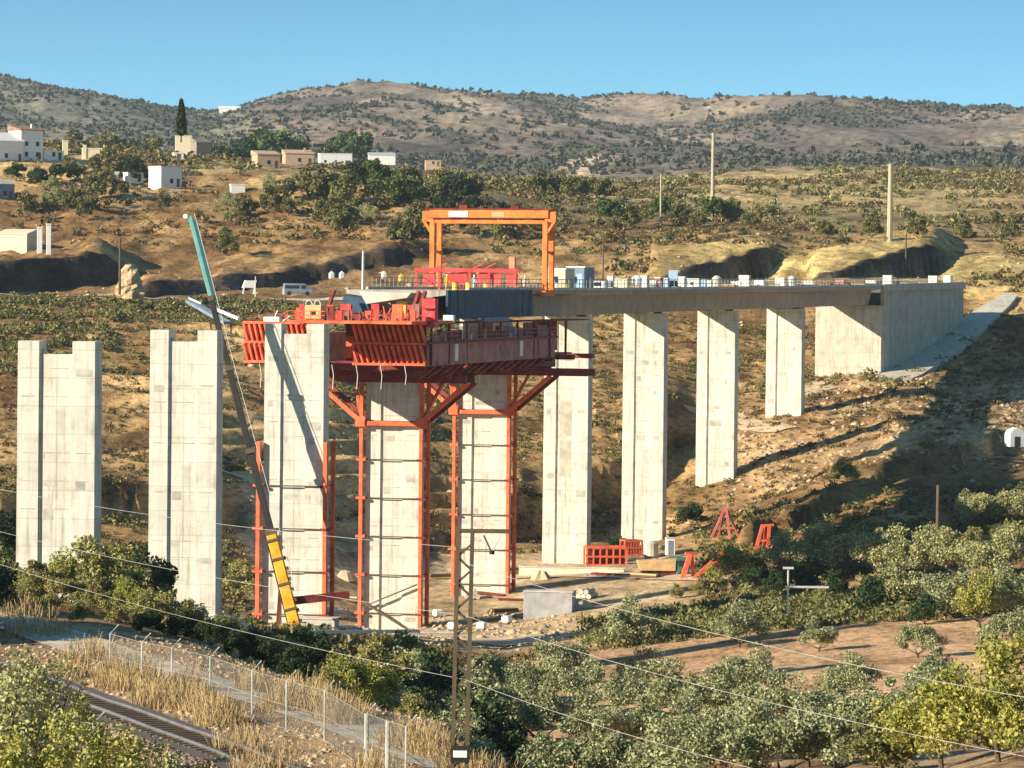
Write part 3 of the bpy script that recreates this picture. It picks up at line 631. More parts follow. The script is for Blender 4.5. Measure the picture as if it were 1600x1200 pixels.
# deck end: inner form, white tarp lid, dark bay
bx(2.93, -5.6, 5.4, -3.5, -2.9, 1.0).build('end_stop', M_redd, mss)
m = MB(); m.quadbox([B(2.9, -4.8, -2.9)-mo, B(2.9, -1.5, -2.9)-mo, B(3.04, -1.5, -2.9)-mo, B(3.04, -4.8, -2.9)-mo, B(2.9, -4.6, -1.0)-mo, B(2.9, -2.2, -1.3)-mo, B(3.04, -2.2, -1.3)-mo, B(3.04, -4.6, -1.0)-mo]); m.build('inner_form', M_navy, mss)
m = MB(); m.quadbox([B(2.86, -1.6, -1.9)-mo, B(2.86, 2.9, -1.2)-mo, B(3.03, 2.9, -1.2)-mo, B(3.03, -1.6, -1.9)-mo, B(2.86, -2.4, -0.55)-mo, B(2.86, 3.4, -0.65)-mo, B(3.03, 3.4, -0.65)-mo, B(3.03, -2.4, -0.55)-mo]); m.build('pale_sheet', M_pale, mss)
for l in (-5.6, 3.9, 4.6): m = MB(); m.beam(B(2.8, l, -3.5)-mo, B(2.85, l+0.5, -0.5)-mo, 0.35); m.build('prop', M_redd, mss)
bx(2.88, 1.6, 2.6, -3.4, -1.6, 0.8).build('hopper', M_yellow, mss)
# dark beams added under the girders, standing for the shadow below them
for l in (-6.0, -1.0, 4.6): bx(IF+0.15, l, l+1.4, -9.75, -8.92, i2=4.3).build('shadow_fill_beam', M_redd, mss)

rk = np.random.default_rng(909)
for k in range(46):
    l = -10.5+19*rk.random(); z0 = -3.9+.3*rk.random(); a = IF-.05+.25*rk.random()
    m = MB(); m.beam(B(a, l, z0)-mo, B(a+rk.normal()*.02, l+rk.normal()*.8, z0+.5+1.1*rk.random())-mo, .08+.1*rk.random()); m.build('loose_prop', [M_redd, M_red, M_rust, M_galv, M_wood][k % 5], mss)
for k in range(24):
    l = -5+13*rk.random(); a = IF-.02+.22*rk.random(); w_ = .3+.9*rk.random(); h_ = .5+1.2*rk.random()
    bx(a, l-w_/2, l+w_/2, -3.55, -3.5+h_, .15+.4*rk.random()).build('red_frame', [M_red, M_red, M_redd, M_scarlet, M_rust][k % 5], mss)
for k in range(30):
    a = IF+.1+1.4*rk.random(); l = 7.6+1.2*rk.random(); w_ = .3+.8*rk.random()
    bx(a, l-w_/2, l+w_/2, -5.7, -5.4+1.1*rk.random(), .4+rk.random()).build('stored_part', [M_rust, M_redd, M_greyb, M_pale, M_wood][k % 5], mss)
for k in range(14):
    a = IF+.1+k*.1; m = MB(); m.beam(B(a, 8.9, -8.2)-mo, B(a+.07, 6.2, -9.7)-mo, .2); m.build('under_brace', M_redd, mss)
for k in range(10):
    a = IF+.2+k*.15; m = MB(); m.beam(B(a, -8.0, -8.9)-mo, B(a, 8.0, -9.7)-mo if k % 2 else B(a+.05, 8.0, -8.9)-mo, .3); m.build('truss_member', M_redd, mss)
for k in range(7):
    l = -9+k*2.6; m = MB(); m.tube([B(IF-.02, l, -8.2)-mo, B(IF-.02, l+.2, -9.3)-mo, B(IF-.02, l+.1, -10.2-.6*rk.random())-mo], .05, 5); m.build('hanging_cable', M_galv, mss)
# generator and machinery on nose
e = empty('generator', B(IF-0.1, -2.4, -3.5), RZ(IF), label='sand coloured machine with exhaust hoops on the red platform above the left formwork', cat='generator')
MB().box(-0.9, 0.9, 0, 1.6, 0.05, 1.5).build('housing', M_tank, e, bevel=0.08); MB().box(-1.5, -0.95, 0.1, 1.4, 0.05, 1.6).build('radiator', M_scarlet, e, bevel=0.05)
m = MB()
for x in (-0.5, 0.4): m.tube([(x+0.35*math.cos(a), 0.3, 1.5+0.5*math.sin(a)) for a in np.linspace(0, math.pi, 9)], 0.07, 6)
m.build('hoop', M_galv, e); MB().box(-0.3, 0.3, -0.02, 0.0, 0.5, 0.95).build('vent', M_blk, e)
e = empty('tool_chest', B(IF-0.12, -6.6, -3.77), RZ(IF), label='small white chest lying on the left red formwork', cat='box')
MB().box(-0.85, 0.85, 0, 0.8, 0, 0.5).build('body', M_white, e, bevel=0.04); MB().box(-0.87, 0.87, -0.02, 0.82, 0.5, 0.56).build('lid', M_pale, e)

# ------------------------------------------------------------------ support brackets and columns on piers 3, 4, 5
def support(ip, top, label, bracket=True, yt=1.2):
    p = bp(ip); zb = pier_z[ip]-0.5; o = empty('support_tower', (p[0], p[1], zb), RZ(ip), label=label, cat='support tower', group='red support towers clamped to the piers')
    H = top-zb
    for sx in (-1, 1):
        for y in (-0.45, T_+0.45):
            MB().beam((sx*3.4, y, 0), (sx*3.4, y, H), 0.42, 0.42).build('column', M_red, o, bevel=0.04)
    z = H-4.4; k = 0
    while z > 0.6:
        for sx in (-1, 1):
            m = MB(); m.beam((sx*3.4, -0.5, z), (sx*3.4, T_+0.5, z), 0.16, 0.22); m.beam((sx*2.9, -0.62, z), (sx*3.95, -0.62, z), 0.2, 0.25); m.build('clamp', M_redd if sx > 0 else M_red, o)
        MB().tube([(-3.3, -0.16, z), (3.3, -0.16, z)], 0.07, 6).build('tie_bar', M_mast, o)
        z -= 4.25; k += 1
    if bracket:
        zz = H
        MB().box(-12.6 if ip == 3 else -7.2, 8.5 if ip == 3 else 13.2, -1.0, -0.4, zz-0.1, zz+0.75).build('bracket_beam', M_redd, o)
        MB().box(-12.6 if ip == 3 else -7.2, 8.5 if ip == 3 else 13.2, T_+0.4, T_+1.0, zz-0.1, zz+0.75).build('bracket_beam', M_redd, o)
        MB().box(-3.7, 3.7, -0.75, -0.25, zz-4.9, zz-4.4).build('tie_beam', M_red, o, bevel=0.04)
        for sx in (-1, 1):
            L = 8.6
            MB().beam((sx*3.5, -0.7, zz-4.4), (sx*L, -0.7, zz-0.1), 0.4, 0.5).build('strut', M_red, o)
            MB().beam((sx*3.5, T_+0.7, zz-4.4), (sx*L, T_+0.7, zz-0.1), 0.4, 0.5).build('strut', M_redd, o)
            MB().beam((sx*3.5, -0.7, zz-4.4), (sx*(3.4+1.6), T_+0.6, zz-0.1), 0.25, 0.3).build('brace', M_red, o)
            MB().box(sx*3.5-0.55, sx*3.5+0.55, -0.95, -0.6, zz-5.0, zz-3.9).build('node_plate', M_red, o)
    if ip == 3:
        MB().beam((-3.2, -0.5, 3.5), (3.1, -0.5, 6.2), 0.16).build('cross_brace', M_mast, o); MB().beam((-3.2, -0.5, 4.2), (3.4, -0.5, 0.4), 0.2).build('cross_brace', M_mast, o)
    return o
T_ = 2.4
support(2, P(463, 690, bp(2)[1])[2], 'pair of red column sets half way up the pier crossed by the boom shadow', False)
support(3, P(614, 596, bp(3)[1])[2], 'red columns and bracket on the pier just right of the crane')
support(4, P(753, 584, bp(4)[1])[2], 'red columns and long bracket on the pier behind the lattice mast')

# ------------------------------------------------------------------ orange portal crane on the deck
ipg = 4.05; zt_ = ztop(ipg)
po = empty('portal_crane', B(ipg, 0, zt_), RZ(ipg), label='orange portal crane straddling the deck behind the scaffolding', cat='portal crane')
HG = 9.85
for sx in (-1, 1):
    for y in (0, 3.4):
        MB().beam((sx*7.1, y, -0.6 if sx < 0 else 0), (sx*7.1, y, HG-1.4), 0.62, 0.55).build('leg', M_orange, po, bevel=0.05)
    MB().box(sx*7.1-0.3, sx*7.1+0.3, -0.8, 4.2, -0.7, -0.1).build('sill_beam', M_orange, po); MB().box(sx*7.1-0.2, sx*7.1+0.2, 0, 3.4, HG*0.45, HG*0.45+0.35).build('leg_tie', M_orange, po)
    MB().box(min(sx*7.0, sx*8.4), max(sx*7.0, sx*8.4), -0.1, 0.5, HG-1.6, HG-0.3).build('overhang', M_orange, po, bevel=0.05)
    MB().beam((sx*7.1, -0.05, HG-3.2), (sx*8.2, -0.05, HG-1.5), 0.3).build('gusset', M_orange, po)
for y in (0, 3.4):
    MB().box(-7.5, 7.5, y-0.3, y+0.3, HG-1.1, HG-0.15).build('crossbeam', M_orange, po, bevel=0.04)
    MB().box(-6.8, 6.8, y-0.2, y+0.2, HG-1.8, HG-1.35).build('lower_beam', M_orange, po, bevel=0.03)
MB().box(-8.0, 8.0, -0.1, 3.5, HG-0.1, HG+0.05).build('walkway', M_redd, po)
MB().box(-5.0, -2.6, -0.36, -0.31, HG-1.0, HG-0.3).build('name_board', M_white, po); MB().box(0.4, 2.0, -0.34, -0.31, HG-0.95, HG-0.35).build('sign_board', simple('peach_board', (0.8, 0.45, 0.25)), po)
for x in (-3.5, 3): MB().box(x-0.5, x+0.5, 0.8, 2.6, HG+0.06, HG+0.5).build('hoist_trolley', M_redd, po)
m = MB()
for k in range(17): m.beam((-8+k, -0.1, HG+0.05), (-8+k, -0.1, HG+0.5), 0.05)
m.build('top_railing', M_redd, po)
# red inner-form carriage under the portal
ip2 = 3.85; rc = empty('form_carriage', B(ip2, 0, ztop(ip2)), RZ(ip2), label='scarlet form carriage on the deck beneath the orange portal crane', cat='carriage')
MB().box(-7.0, 5.6, 0, 0.4, 2.1, 2.55).build('top_beam', M_scarlet, rc, bevel=0.03); MB().box(-6.6, 5.2, 3, 3.4, 2.1, 2.5).build('top_beam', M_scarlet, rc)
for x0, x1 in ((-6.0, -4.6), (-3.4, -0.6), (0.6, 3.6), (4.2, 5.6)): MB().box(x0, x1, 0.42, 0.6, 0.55, 1.95).build('panel', M_scarlet, rc, bevel=0.03)
for x in (-6.8, -4, -0.2, 2.2, 5.4): MB().beam((x, 0.2, 0.0), (x, 0.2, 2.1), 0.25).build('post', M_scarlet, rc)
for x in (-3, 1.5, 3.0): MB().beam((x-1.4, 0.2, 2.55), (x, 0.2, 3.2), 0.14).build('brace', M_scarlet, rc)
MB().box(4.6, 5.3, 0.1, 0.8, 2.6, 4.0).build('control_box', simple('salmon_paint', (0.7, 0.25, 0.15)), rc)
for x in (-6.5, -1, 5.0): MB().box(x-0.5, x+0.5, 0.2, 3.2, 0.02, 0.3).build('skid', M_redd, rc)
# ------------------------------------------------------------------ cabins and clutter along the deck
def deck_at(px, lat=3.5):
    lo, hi = 3.1, 10.3
    for _ in range(40):
        mid = (lo+hi)/2
        if proj(B(mid, lat, ztop(mid)))[0] < px: lo = mid
        else: hi = mid
    return lo
def cabin(px, w, d, h, mat, label, lat=3.6, win=True):
    i = deck_at(px, lat); e = empty('site_cabin', B(i, lat, ztop(i)+0.02), RZ(i)-0.0, label=label, cat='cabin')
    MB().box(-w/2, w/2, 0, d, 0.15, h).build('body', mat, e, bevel=0.04); MB().box(-w/2-0.08, w/2+0.08, -0.08, d+0.08, h, h+0.15).build('roof', M_white, e); MB().box(-w/2, w/2, 0.1, d-0.1, 0, 0.15).build('skid', M_greyb, e)
    if win: MB().box(-0.35, 0.25, -0.03, 0.02, 0.9, 1.7).build('window', M_glass, e); 
    MB().box(w/2-1.1, w/2-0.3, -0.03, 0.02, 0.2, 2.1).build('door', M_pale if mat != M_greyb else M_blue, e)
cabin(869, 2.4, 5.0, 2.6, M_cream, 'cream site cabin on the deck touching the orange portal leg', 4.0)
cabin(899, 2.4, 5.5, 2.9, M_greyb, 'blue grey site cabin with white roof on the deck, right of the cream cabin', 3.4)
def crate(px, w, h, mat, label, lat=4.4, kind_='crate', cat='crate', d=1.2):
    i = deck_at(px, lat); e = empty(kind_, B(i, lat, ztop(i)+0.02), RZ(i)+float(rng.normal()*0.15), label=label, cat=cat, group='white goods along the deck edge')
    MB().box(-w/2, w/2, 0, d, 0.12, h).build('body', mat, e, bevel=0.05)
    m = MB(); m.box(-w/2, w/2, 0.05, 0.2, 0, 0.12); m.box(-w/2, w/2, d-0.2, d-0.05, 0, 0.12); m.build('pallet', M_wood, e)
    m = MB(); m.box(-w/2-0.02, w/2+0.02, -0.03, d+0.02, h*0.55, h*0.55+0.08); m.box(-w/2-0.03, w/2+0.03, -0.03, d+0.03, h-0.1, h+0.03); m.build('strap', M_galv, e)
cr = [(936, 1.6, 0.9, M_white, 'low white crate right of the blue grey cabin'), (953, 0.8, 1.6, M_white, 'narrow upright white crate left of the long pale one'),
      (969, 1.9, 1.2, M_cream, 'long pale crate on the deck between white crates'), (1004, 1.2, 1.6, M_white, 'tall white drum shaped bag just right of the long pale crate'),
      (1018, 1.3, 1.0, M_white, 'squat white crate next to the reddish one'), (1027, 0.9, 1.4, M_rust, 'reddish crate standing among the white ones'),
      (1038, 1.0, 1.3, M_blue, 'small light blue crate left of the tall blue box'), (1052, 1.3, 2.4, M_blue, 'tallest light blue box on the deck'),
      (1064, 1.0, 1.5, M_white, 'white crate right of the tall blue box'), (1082, 1.9, 1.2, M_white, 'wide white crate under a thin pale beam'),
      (1098, 0.9, 1.1, M_blue, 'small pale blue crate right of the wide white one'), (1107, 0.8, 1.0, M_white, 'little white crate above the eighth pier'),
      (1162, 1.6, 1.7, M_white, 'white box half way between eighth and ninth piers'), (1218, 1.6, 1.3, M_white, 'white box on the deck just left of the shortest pier'),
      (1386, 1.6, 1.6, M_white, 'white box at the start of the abutment'), (1457, 1.6, 1.5, M_white, 'left white box near the far end of the side wall'), (1479, 1.5, 1.5, M_white, 'right white box near the far end of the side wall')]
for px, w, h, mt, lb in cr: crate(px, w, h+0.25, mt, lb)
dk = np.random.default_rng(31)
def deckthing(px, kind_, label, mat):
    i = deck_at(px, 4.6); e = empty(kind_, B(i, 4.6, ztop(i)+.02), RZ(i)+.2*float(dk.normal()), label=label, cat=kind_.replace('_', ' '))
    if kind_ == 'compressor':
        MB().box(-.9, .9, 0, 1.1, .35, 1.2).build('housing', mat, e, bevel=.12); MB().beam((.9, .5, .4), (1.7, .5, .3), .1).build('drawbar', M_mast, e); m = MB(); m.tube([(0, -.05, .3), (0, .2, .3)], .3, 12); m.build('wheel', M_blk, e); MB().tube([(-.5, .5, 1.2), (-.5, .5, 1.6)], .07, 6).build('exhaust', M_mast, e)
    elif kind_ == 'plank_pile':
        for k in range(7): MB().box(-1.2+dk.random()*.3, 1.2+dk.random()*.3, dk.random()*.3, .9, .05+k*.09, .12+k*.09).build('plank', mat if k % 2 else M_wood, e)
    elif kind_ == 'barrier':
        MB().box(-1.0, 1.0, 0, .08, .5, 1.0).build('board', mat, e); [MB().beam((x, .04, 0), (x, .04, 1.05), .09).build('leg', M_mast, e) for x in (-.9, .9)]
    else:
        m = MB(); m.tube([(0, 0, 0), (.0, 0, 1.5), (0, 0, 1.9)], [.55, .75, .3], 10); m.build('bag', mat, e)
for px, kd, mt_, lb in ((928, 'barrier', M_galv, 'grey barrier immediately right of the blue grey cabin'), (945, 'compressor', M_greyb, 'grey compressor between the first two white crates'), (984, 'plank_pile', M_tank, 'planks piled right of the long pale crate'), (995, 'powder_bag', M_white, 'white bulging bag left of the tall white one'), (1012, 'plank_pile', M_pale, 'pale planks left of the squat white crate'), (1045, 'compressor', M_navy, 'navy compressor left of the tall blue box'), (1072, 'barrier', M_white, 'white barrier left of the wide white crate'), (1120, 'powder_bag', M_pale, 'pale bag above the eighth pier right of the little crate'), (1133, 'plank_pile', M_tank, 'tan planks above the gap after the eighth pier'), (1150, 'barrier', M_galv, 'grey barrier left of the mid span white box'), (1185, 'compressor', M_white, 'white compressor left of the shortest pier'), (1203, 'plank_pile', M_pale, 'pale planks just left of the shortest pier'), (1238, 'powder_bag', M_galv, 'grey bag above the shortest pier'), (1262, 'barrier', M_white, 'white barrier just right of the shortest pier'), (1285, 'plank_pile', M_wood, 'dark planks above the abutment front'), (1312, 'compressor', M_rust, 'reddish compressor above the abutment front'), (1338, 'plank_pile', M_tank, 'tan planks near the abutment corner'), (1360, 'barrier', M_galv, 'grey barrier at the abutment corner'), (1420, 'plank_pile', M_pale, 'pale planks above the shaded side wall')):
    deckthing(px, kd, lb, mt_)
# people
def person(p, rz, label, h=1.72, vest=M_hivis):
    e = bpy.data.meshes.new('person'); V = [(0, 0, .92), (0, 0, 1.2), (0, 0, 1.42), (0, 0, 1.52), (0, .01, 1.62), (0, .01, 1.72), (.1, 0, .88), (.12, .03, .48), (.13, 0, .07), (.13, -.12, .04), (-.1, 0, .88), (-.12, -.03, .48), (-.14, .05, .07), (-.14, -.08, .04),
         (.19, 0, 1.4), (.26, -.02, 1.12), (.25, -.12, .9), (-.19, 0, 1.4), (-.27, .02, 1.12), (-.26, -.08, .88)]
    E = [(0, 1), (1, 2), (2, 3), (3, 4), (4, 5), (0, 6), (6, 7), (7, 8), (8, 9), (0, 10), (10, 11), (11, 12), (12, 13), (2, 14), (14, 15), (15, 16), (2, 17), (17, 18), (18, 19)]
    R = [.16, .15, .16, .07, .1, .09, .1, .075, .05, .04, .1, .075, .05, .04, .07, .05, .04, .07, .05, .04]
    e.from_pydata(V, E, []); e.materials.append(vest); o = link('person', e, None, p, label=label, cat='person'); o.rotation_euler[2] = rz; o.scale = (h/1.75,)*3
    sk = o.modifiers.new('skin', 'SKIN'); e.skin_vertices[0].data[0].use_root = True
    for v, r in zip(e.skin_vertices[0].data, R): v.radius = (r, r*0.75)
    o.modifiers.new('sub', 'SUBSURF').levels = 1; o.modifiers['sub'].render_levels = 1
    m = MB(); m.tube([(0, .01, 1.66), (0, .01, 1.76), (0, .01, 1.81)], [.13, .115, .04], 8); h_ = m.build('helmet', M_white, o)
    return o
for px, lb, v in ((690, 'worker in yellow vest on the deck near the left portal leg', M_hivis), (741, 'pale clothed worker below the scarlet carriage', M_white), (820, 'worker in pale clothes near the right end of the scarlet carriage', M_white), (922, 'worker in white beside the blue grey cabin', M_white), (990, 'worker in grey between the pale crate and the white bag', M_greyb)):
    i = deck_at(px, 5.0); person(B(i, 5.0, ztop(i)+0.01), 0.4, lb, vest=v)
for px, c, lb in ((711, M_yellow, 'yellow drum on the deck, left of the white cone light'), (732, M_yellow, 'yellow drum on the deck below the scarlet panels'), (759, M_yellow, 'yellow drum nearest the middle of the carriage'), (884, M_tank, 'tan hose reel in front of the cream cabin'), (855, M_orange, 'orange drum at the foot of the right portal leg')):
    i = deck_at(px, 5.2); e = empty('drum', B(i, 5.2, ztop(i)), 0, label=lb, cat='drum')
    MB().tube([(0, 0, 0), (0, 0, 0.9)], 0.34, 12).build('body', c, e); m = MB(); m.tube([(0, 0, 0.28), (0, 0, 0.33)], 0.36, 12); m.tube([(0, 0, 0.88), (0, 0, 0.94)], 0.36, 12); m.build('hoop', M_mast, e)

# ------------------------------------------------------------------ mobile crane
p3 = bp(2); Yb = p3[1]-6.8; Yt = p3[1]-1.2
base = Vector(P(463, 985, Yb)); tip = Vector(P(297, 338, Yt)); el = Vector(P(425, 838, p3[1]-7.6)); mid1 = Vector(P(397, 742, p3[1]-6.6)); mid2 = Vector(P(340, 500, p3[1]-4.2)); mid3 = Vector(P(320, 430, p3[1]-3.4))
ck = empty('mobile_crane', base-Vector((0, 0, 1.6)), 0, label='mobile crane with yellow base and long dark teal telescopic boom leaning left', cat='crane'); co_ = base-Vector((0, 0, 1.6))
ln = lambda t: base.lerp(tip, t)-co_
MB().beam(ln(0), ln(0.235), 1.12, 1.1, 1.0, 1.0).build('boom_base', M_yel, ck, bevel=0.08)
for k in range(9): t = 0.02+k*0.025; MB().beam(ln(t)+Vector((0.66, -0.2, 0)), ln(t+0.008)+Vector((0.66, -0.2, 0)), 0.3, 0.5).build('boom_rib', M_mast, ck)
MB().beam(ln(0.228), ln(0.43), 0.68, 0.68).build('boom_section', M_boom, ck, bevel=0.05)
MB().beam(ln(0.42), ln(0.63), 0.64, 0.64).build('boom_section', M_boom, ck, bevel=0.05)
MB().beam(ln(0.62), ln(0.80), 0.56, 0.56).build('boom_section', M_boom, ck, bevel=0.05)
MB().beam(ln(0.79), ln(1.0), 0.40, 0.45).build('boom_section', M_teal, ck, bevel=0.05)
for t in (0.235, 0.43, 0.63, 0.80): MB().beam(ln(t-0.006), ln(t+0.006), 1.25-t*.75, 1.25-t*.75).build('collar', M_mast, ck)
m = MB(); m.tube([ln(1.0)+Vector((.45, -.25, .3)), ln(.6)+Vector((.6, -.25, .1)), ln(.12)+Vector((.9, -.25, .4))], .03, 5); m.build('hoist_rope', M_galv, ck)
m = MB(); m.tube([ln(1.0)+Vector((-0.45, -0.3, 0)), ln(1.0)+Vector((-0.45, 0.3, 0))], 0.24, 12); m.build('head_sheave', M_white, ck)
MB().beam(ln(0.79)+Vector((0.33, 0, 0)), ln(0.99)+Vector((0.33, 0, 0)), 0.3, 0.5).build('boom_side_plate', M_teald, ck)
for t in (.05, .11, .17, .215): MB().beam(ln(t-.003), ln(t+.003), 1.22, 1.2).build('boom_collar', M_mast, ck)
MB().beam(ln(0.02)+Vector((-.62, -.3, 0)), ln(0.2)+Vector((-.6, -.3, 0)), .16).build('hydraulic_pipe', M_blk, ck)
MB().beam(ln(0.07)+Vector((0.3, 0.3, 0)), ln(0.07)+Vector((5.8, 1.5, 0.55)), 0.6, 0.75).build('counter_jib', M_redd, ck)
MB().beam(Vector((-1.9, 0, 1.2)), ln(0.11)+Vector((-0.4, 0, 0)), 0.3).build('lift_cylinder', M_redd, ck)
MB().beam(Vector((-0.6, 0, 0.6)), ln(0.10), 0.35).build('lift_cylinder', M_mast, ck)
MB().box(-5.5, 6.0, -1.3, 1.3, -0.6, 0.5).build('chassis', M_yel, ck, bevel=0.1); MB().box(-5.4, -3.6, -1.2, 1.2, 0.5, 1.7).build('cab', M_yel, ck, bevel=0.15)
MB().box(1.2, 3.4, -1.2, 1.2, 0.5, 2.0).build('counterweight', M_greyb, ck, bevel=0.06); MB().box(-5.45, -5.0, -1.0, 1.0, 0.9, 1.5).build('windscreen', M_glass, ck)
for x in (-4.5, -3.0, 1.5, 3.0, 4.5): m = MB(); m.tube([(x, -1.35, -0.9), (x, -0.9, -0.9)], 0.65, 16); m.build('wheel', M_blk, ck)

# ------------------------------------------------------------------ railway mast and wires
Ym = 142.0
zmb = TZ((725-800)/F*Ym, Ym)
mt0 = Vector(P(727, 830, Ym)); ms = empty('catenary_mast', (mt0.x, mt0.y, zmb), 0, label='tall slim lattice railway mast with crossarm and small white plate in the foreground', cat='mast')
Hm = mt0.z-zmb; w0 = 0.17; lean = 0.35*Hm/20
m = MB()
xs = lambda z, s: -lean*(1-z/Hm)*0.9+s*(0.27)
for s in (-1, 1):
    for y in (0, 0.5): MB().beam((xs(0, s), y, -0.5), (xs(Hm, s), y, Hm), 0.15, 0.15).build('chord', M_mast, ms)
k = 0; z = 0.2
while z < Hm-0.55:
    s = 1 if k % 2 else -1
    for y in (0, 0.5): m.beam((xs(z, s), y, z), (xs(z+0.5, -s), y, z+0.5), 0.075, 0.06)
    m.beam((xs(z, s), 0, z), (xs(z, s), 0.5, z), 0.05, 0.05)
    z += 0.5; k += 1
m.build('lacing', M_mast, ms)
MB().box(-0.35, 1.65, -0.05, 0.1, Hm-0.07, Hm+0.09).build('crossarm', M_mast, ms)
MB().beam((0.7, 0, Hm-0.15), (1.0, 0, Hm-0.78), 0.07).build('insulator_arm', M_mast, ms); MB().beam((1.35, 0, Hm-0.15), (1.02, 0, Hm-0.78), 0.05).build('insulator_arm', M_galv, ms)
m = MB(); m.tube([(1.01, -0.02, Hm-0.72), (1.01, -0.02, Hm-0.86)], 0.1, 8); m.build('clamp', M_blk, ms)
pz = P(721, 1178, Ym)[2]-zmb
MB().box(xs(pz, -1)-0.06, xs(pz, 1)+0.1, -0.12, -0.07, pz-0.32, pz+0.32).build('plate_back', M_blk, ms); MB().box(xs(pz, -1)+0.03, xs(pz, 1)+0.01, -0.135, -0.122, pz-0.12, pz+0.14).build('number_plate', M_white, ms)
def wire(px0, py0, Y0, px1, py1, Y1, label, sag=0.4, r=0.010, mat=M_wire):
    a = Vector(P(px0, py0, Y0)); b = Vector(P(px1, py1, Y1)); m = MB()
    m.tube([a.lerp(b, t)-Vector((0, 0, 4*sag*t*(1-t)))-a for t in np.linspace(0, 1, 25)], r, 5)
    m.build('overhead_wire', mat, None, label=label, cat='wire', group='overhead wires crossing the valley side').location = a
wire(-60, 752, 205, 727, 856, 142, 'topmost overhead wire crossing the two leftmost piers')
wire(-60, 815, 205, 727, 962, 142, 'middle overhead wire crossing low over the leftmost piers')
wire(-60, 862, 205, 727, 1062, 142, 'lowest overhead wire left of the mast, passing above the guard rail')
wire(727, 1062, 142, 1500, 1270, 108, 'lowest overhead wire running right from the mast over the olives')
wire(727, 880, 142, 1700, 1106, 100, 'highest overhead wire on the right of the mast')
wire(727, 962, 142, 1700, 1200, 100, 'middle overhead wire on the right of the mast')
# ------------------------------------------------------------------ guard rail and concrete by the crane
def rail(px0, py0, Y0, px1, py1, Y1, label, h=0.9, n=6):
    a = Vector(P(px0, py0, Y0)); b = Vector(P(px1, py1, Y1)); o = empty('guard_rail', a, 0, label=label, cat='guard rail')
    m = MB(); m.beam((0, 0, 0), b-a, 0.12, 0.3); m.build('beam', M_galv, o)
    for k in range(n): q = (b-a)*(k/(n-1)); MB().beam(q, q-Vector((0, 0, h)), 0.14).build('post', M_galv, o)
rail(470, 988, 320, 655, 986, 330, 'long grey guard rail at the foot of the middle piers')
rail(348, 958, 300, 395, 983, 305, 'short sloping guard rail between the second pier and the crane', n=4)
def blockat(name, px, py, Y, w, d, h, mat, label, cat, rz=0.2, cap=True):
    p = P(px, py, Y); e = empty(name, p, rz, label=label, cat=cat)
    MB().box(-w/2, w/2, 0, d, -1.5, h).build('body', mat, e, bevel=0.05)
    if cap: MB().box(-w/2-0.08, w/2+0.08, -0.08, d+0.08, h, h+0.14).build('coping', M_pale, e)
    return e
blockat('retaining_wall', 893, 895, 480, 13.5, 1, 0.6, simple('cream_wall', (0.72, 0.62, 0.45), .9), 'low sunlit cream wall at the foot of the patched pier', 'wall', -0.12)
blockat('concrete_block', 856, 952, 420, 5.5, 3, 1.9, simple('grey_block', (0.36, 0.35, 0.36), .9), 'grey concrete block on the ground right of the mast', 'block', -0.15)
blockat('pier_footing', 492, 990, 371, 4, 2, 1.4, M_pale, 'grey footing slab behind the guard rail under the crossed pier', 'footing', -0.15)
blockat('kerb_wall', 655, 1000, 398, 9, 1, 0.7, M_pale, 'pale kerb wall left of the mast below the scaffolded pier', 'wall', 0.1)
# ------------------------------------------------------------------ red steel stores on the ground
def frame_box(px, py, Y, w, h, d, label, rz=0.1):
    p = P(px, py, Y); e = empty('steel_crate', p, rz, label=label, cat='steel crate')
    for x in (-w/2, w/2):
        for y in (0, d): MB().beam((x, y, 0), (x, y, h), 0.22).build('post', M_red, e)
    for z in (0.1, h/2, h): 
        m = MB(); m.beam((-w/2, 0, z), (w/2, 0, z), 0.24); m.beam((-w/2, d, z), (w/2, d, z), 0.24); m.beam((-w/2, 0, z), (-w/2, d, z), 0.2); m.beam((w/2, 0, z), (w/2, d, z), 0.2); m.build('rail', M_red, e)
    m = MB()
    for k in range(1, 6): m.beam((-w/2+k*w/6, 0.03, 0), (-w/2+k*w/6, 0.03, h), 0.2)
    m.build('bars', M_red, e); MB().box(-w/2+0.2, w/2-0.2, 0.5, d-0.3, 0.15, h-0.3).build('load', M_redd, e)
frame_box(948, 884, 497, 5.3, 2.4, 2.2, 'longer red steel crate right of the patched pier', 0.15)
frame_box(990, 868, 512, 2.4, 2.0, 2.0, 'shorter dark red crate behind the long one', 0.3)
def sloped(px, py, Y, parts, name, label, cat, mat):
    p = P(px, py, Y); e = empty(name, p, 0.1, label=label, cat=cat)
    for nm, a, b, w in parts: MB().beam(a, b, w).build(nm, mat if nm != 'foot' else M_redd, e)
    return e
sloped(1078, 915, 455, [('leg', (-1.2, 0, 0), (0, 0, 3.8), .55), ('leg', (0.6, 0.8, 0), (0.2, .3, 3.8), .4), ('foot', (-1.6, 0, .1), (1.4, .5, .1), .4), ('cap', (-.6, 0, 3.9), (.9, .3, 3.9), .3)], 'trestle_stand', 'upright red steel frame leaning right, beside the tan tipper', 'steel frame', M_red)
sloped(1105, 915, 452, [('girder', (-2.2, 0, .3), (1.8, 0, 4.0), .42), ('girder', (-1.6, .5, .2), (2.3, .5, 3.6), .42), ('girder', (-1.0, 1, .1), (2.6, 1, 3.2), .35), ('foot', (-2, 0, .1), (3, .6, .1), .35), ('foot', (1.2, .3, 0), (1.8, .3, 3), .3)], 'steel_girders', 'stack of red girders propped at a slant left of the green tree', 'girders', M_red)
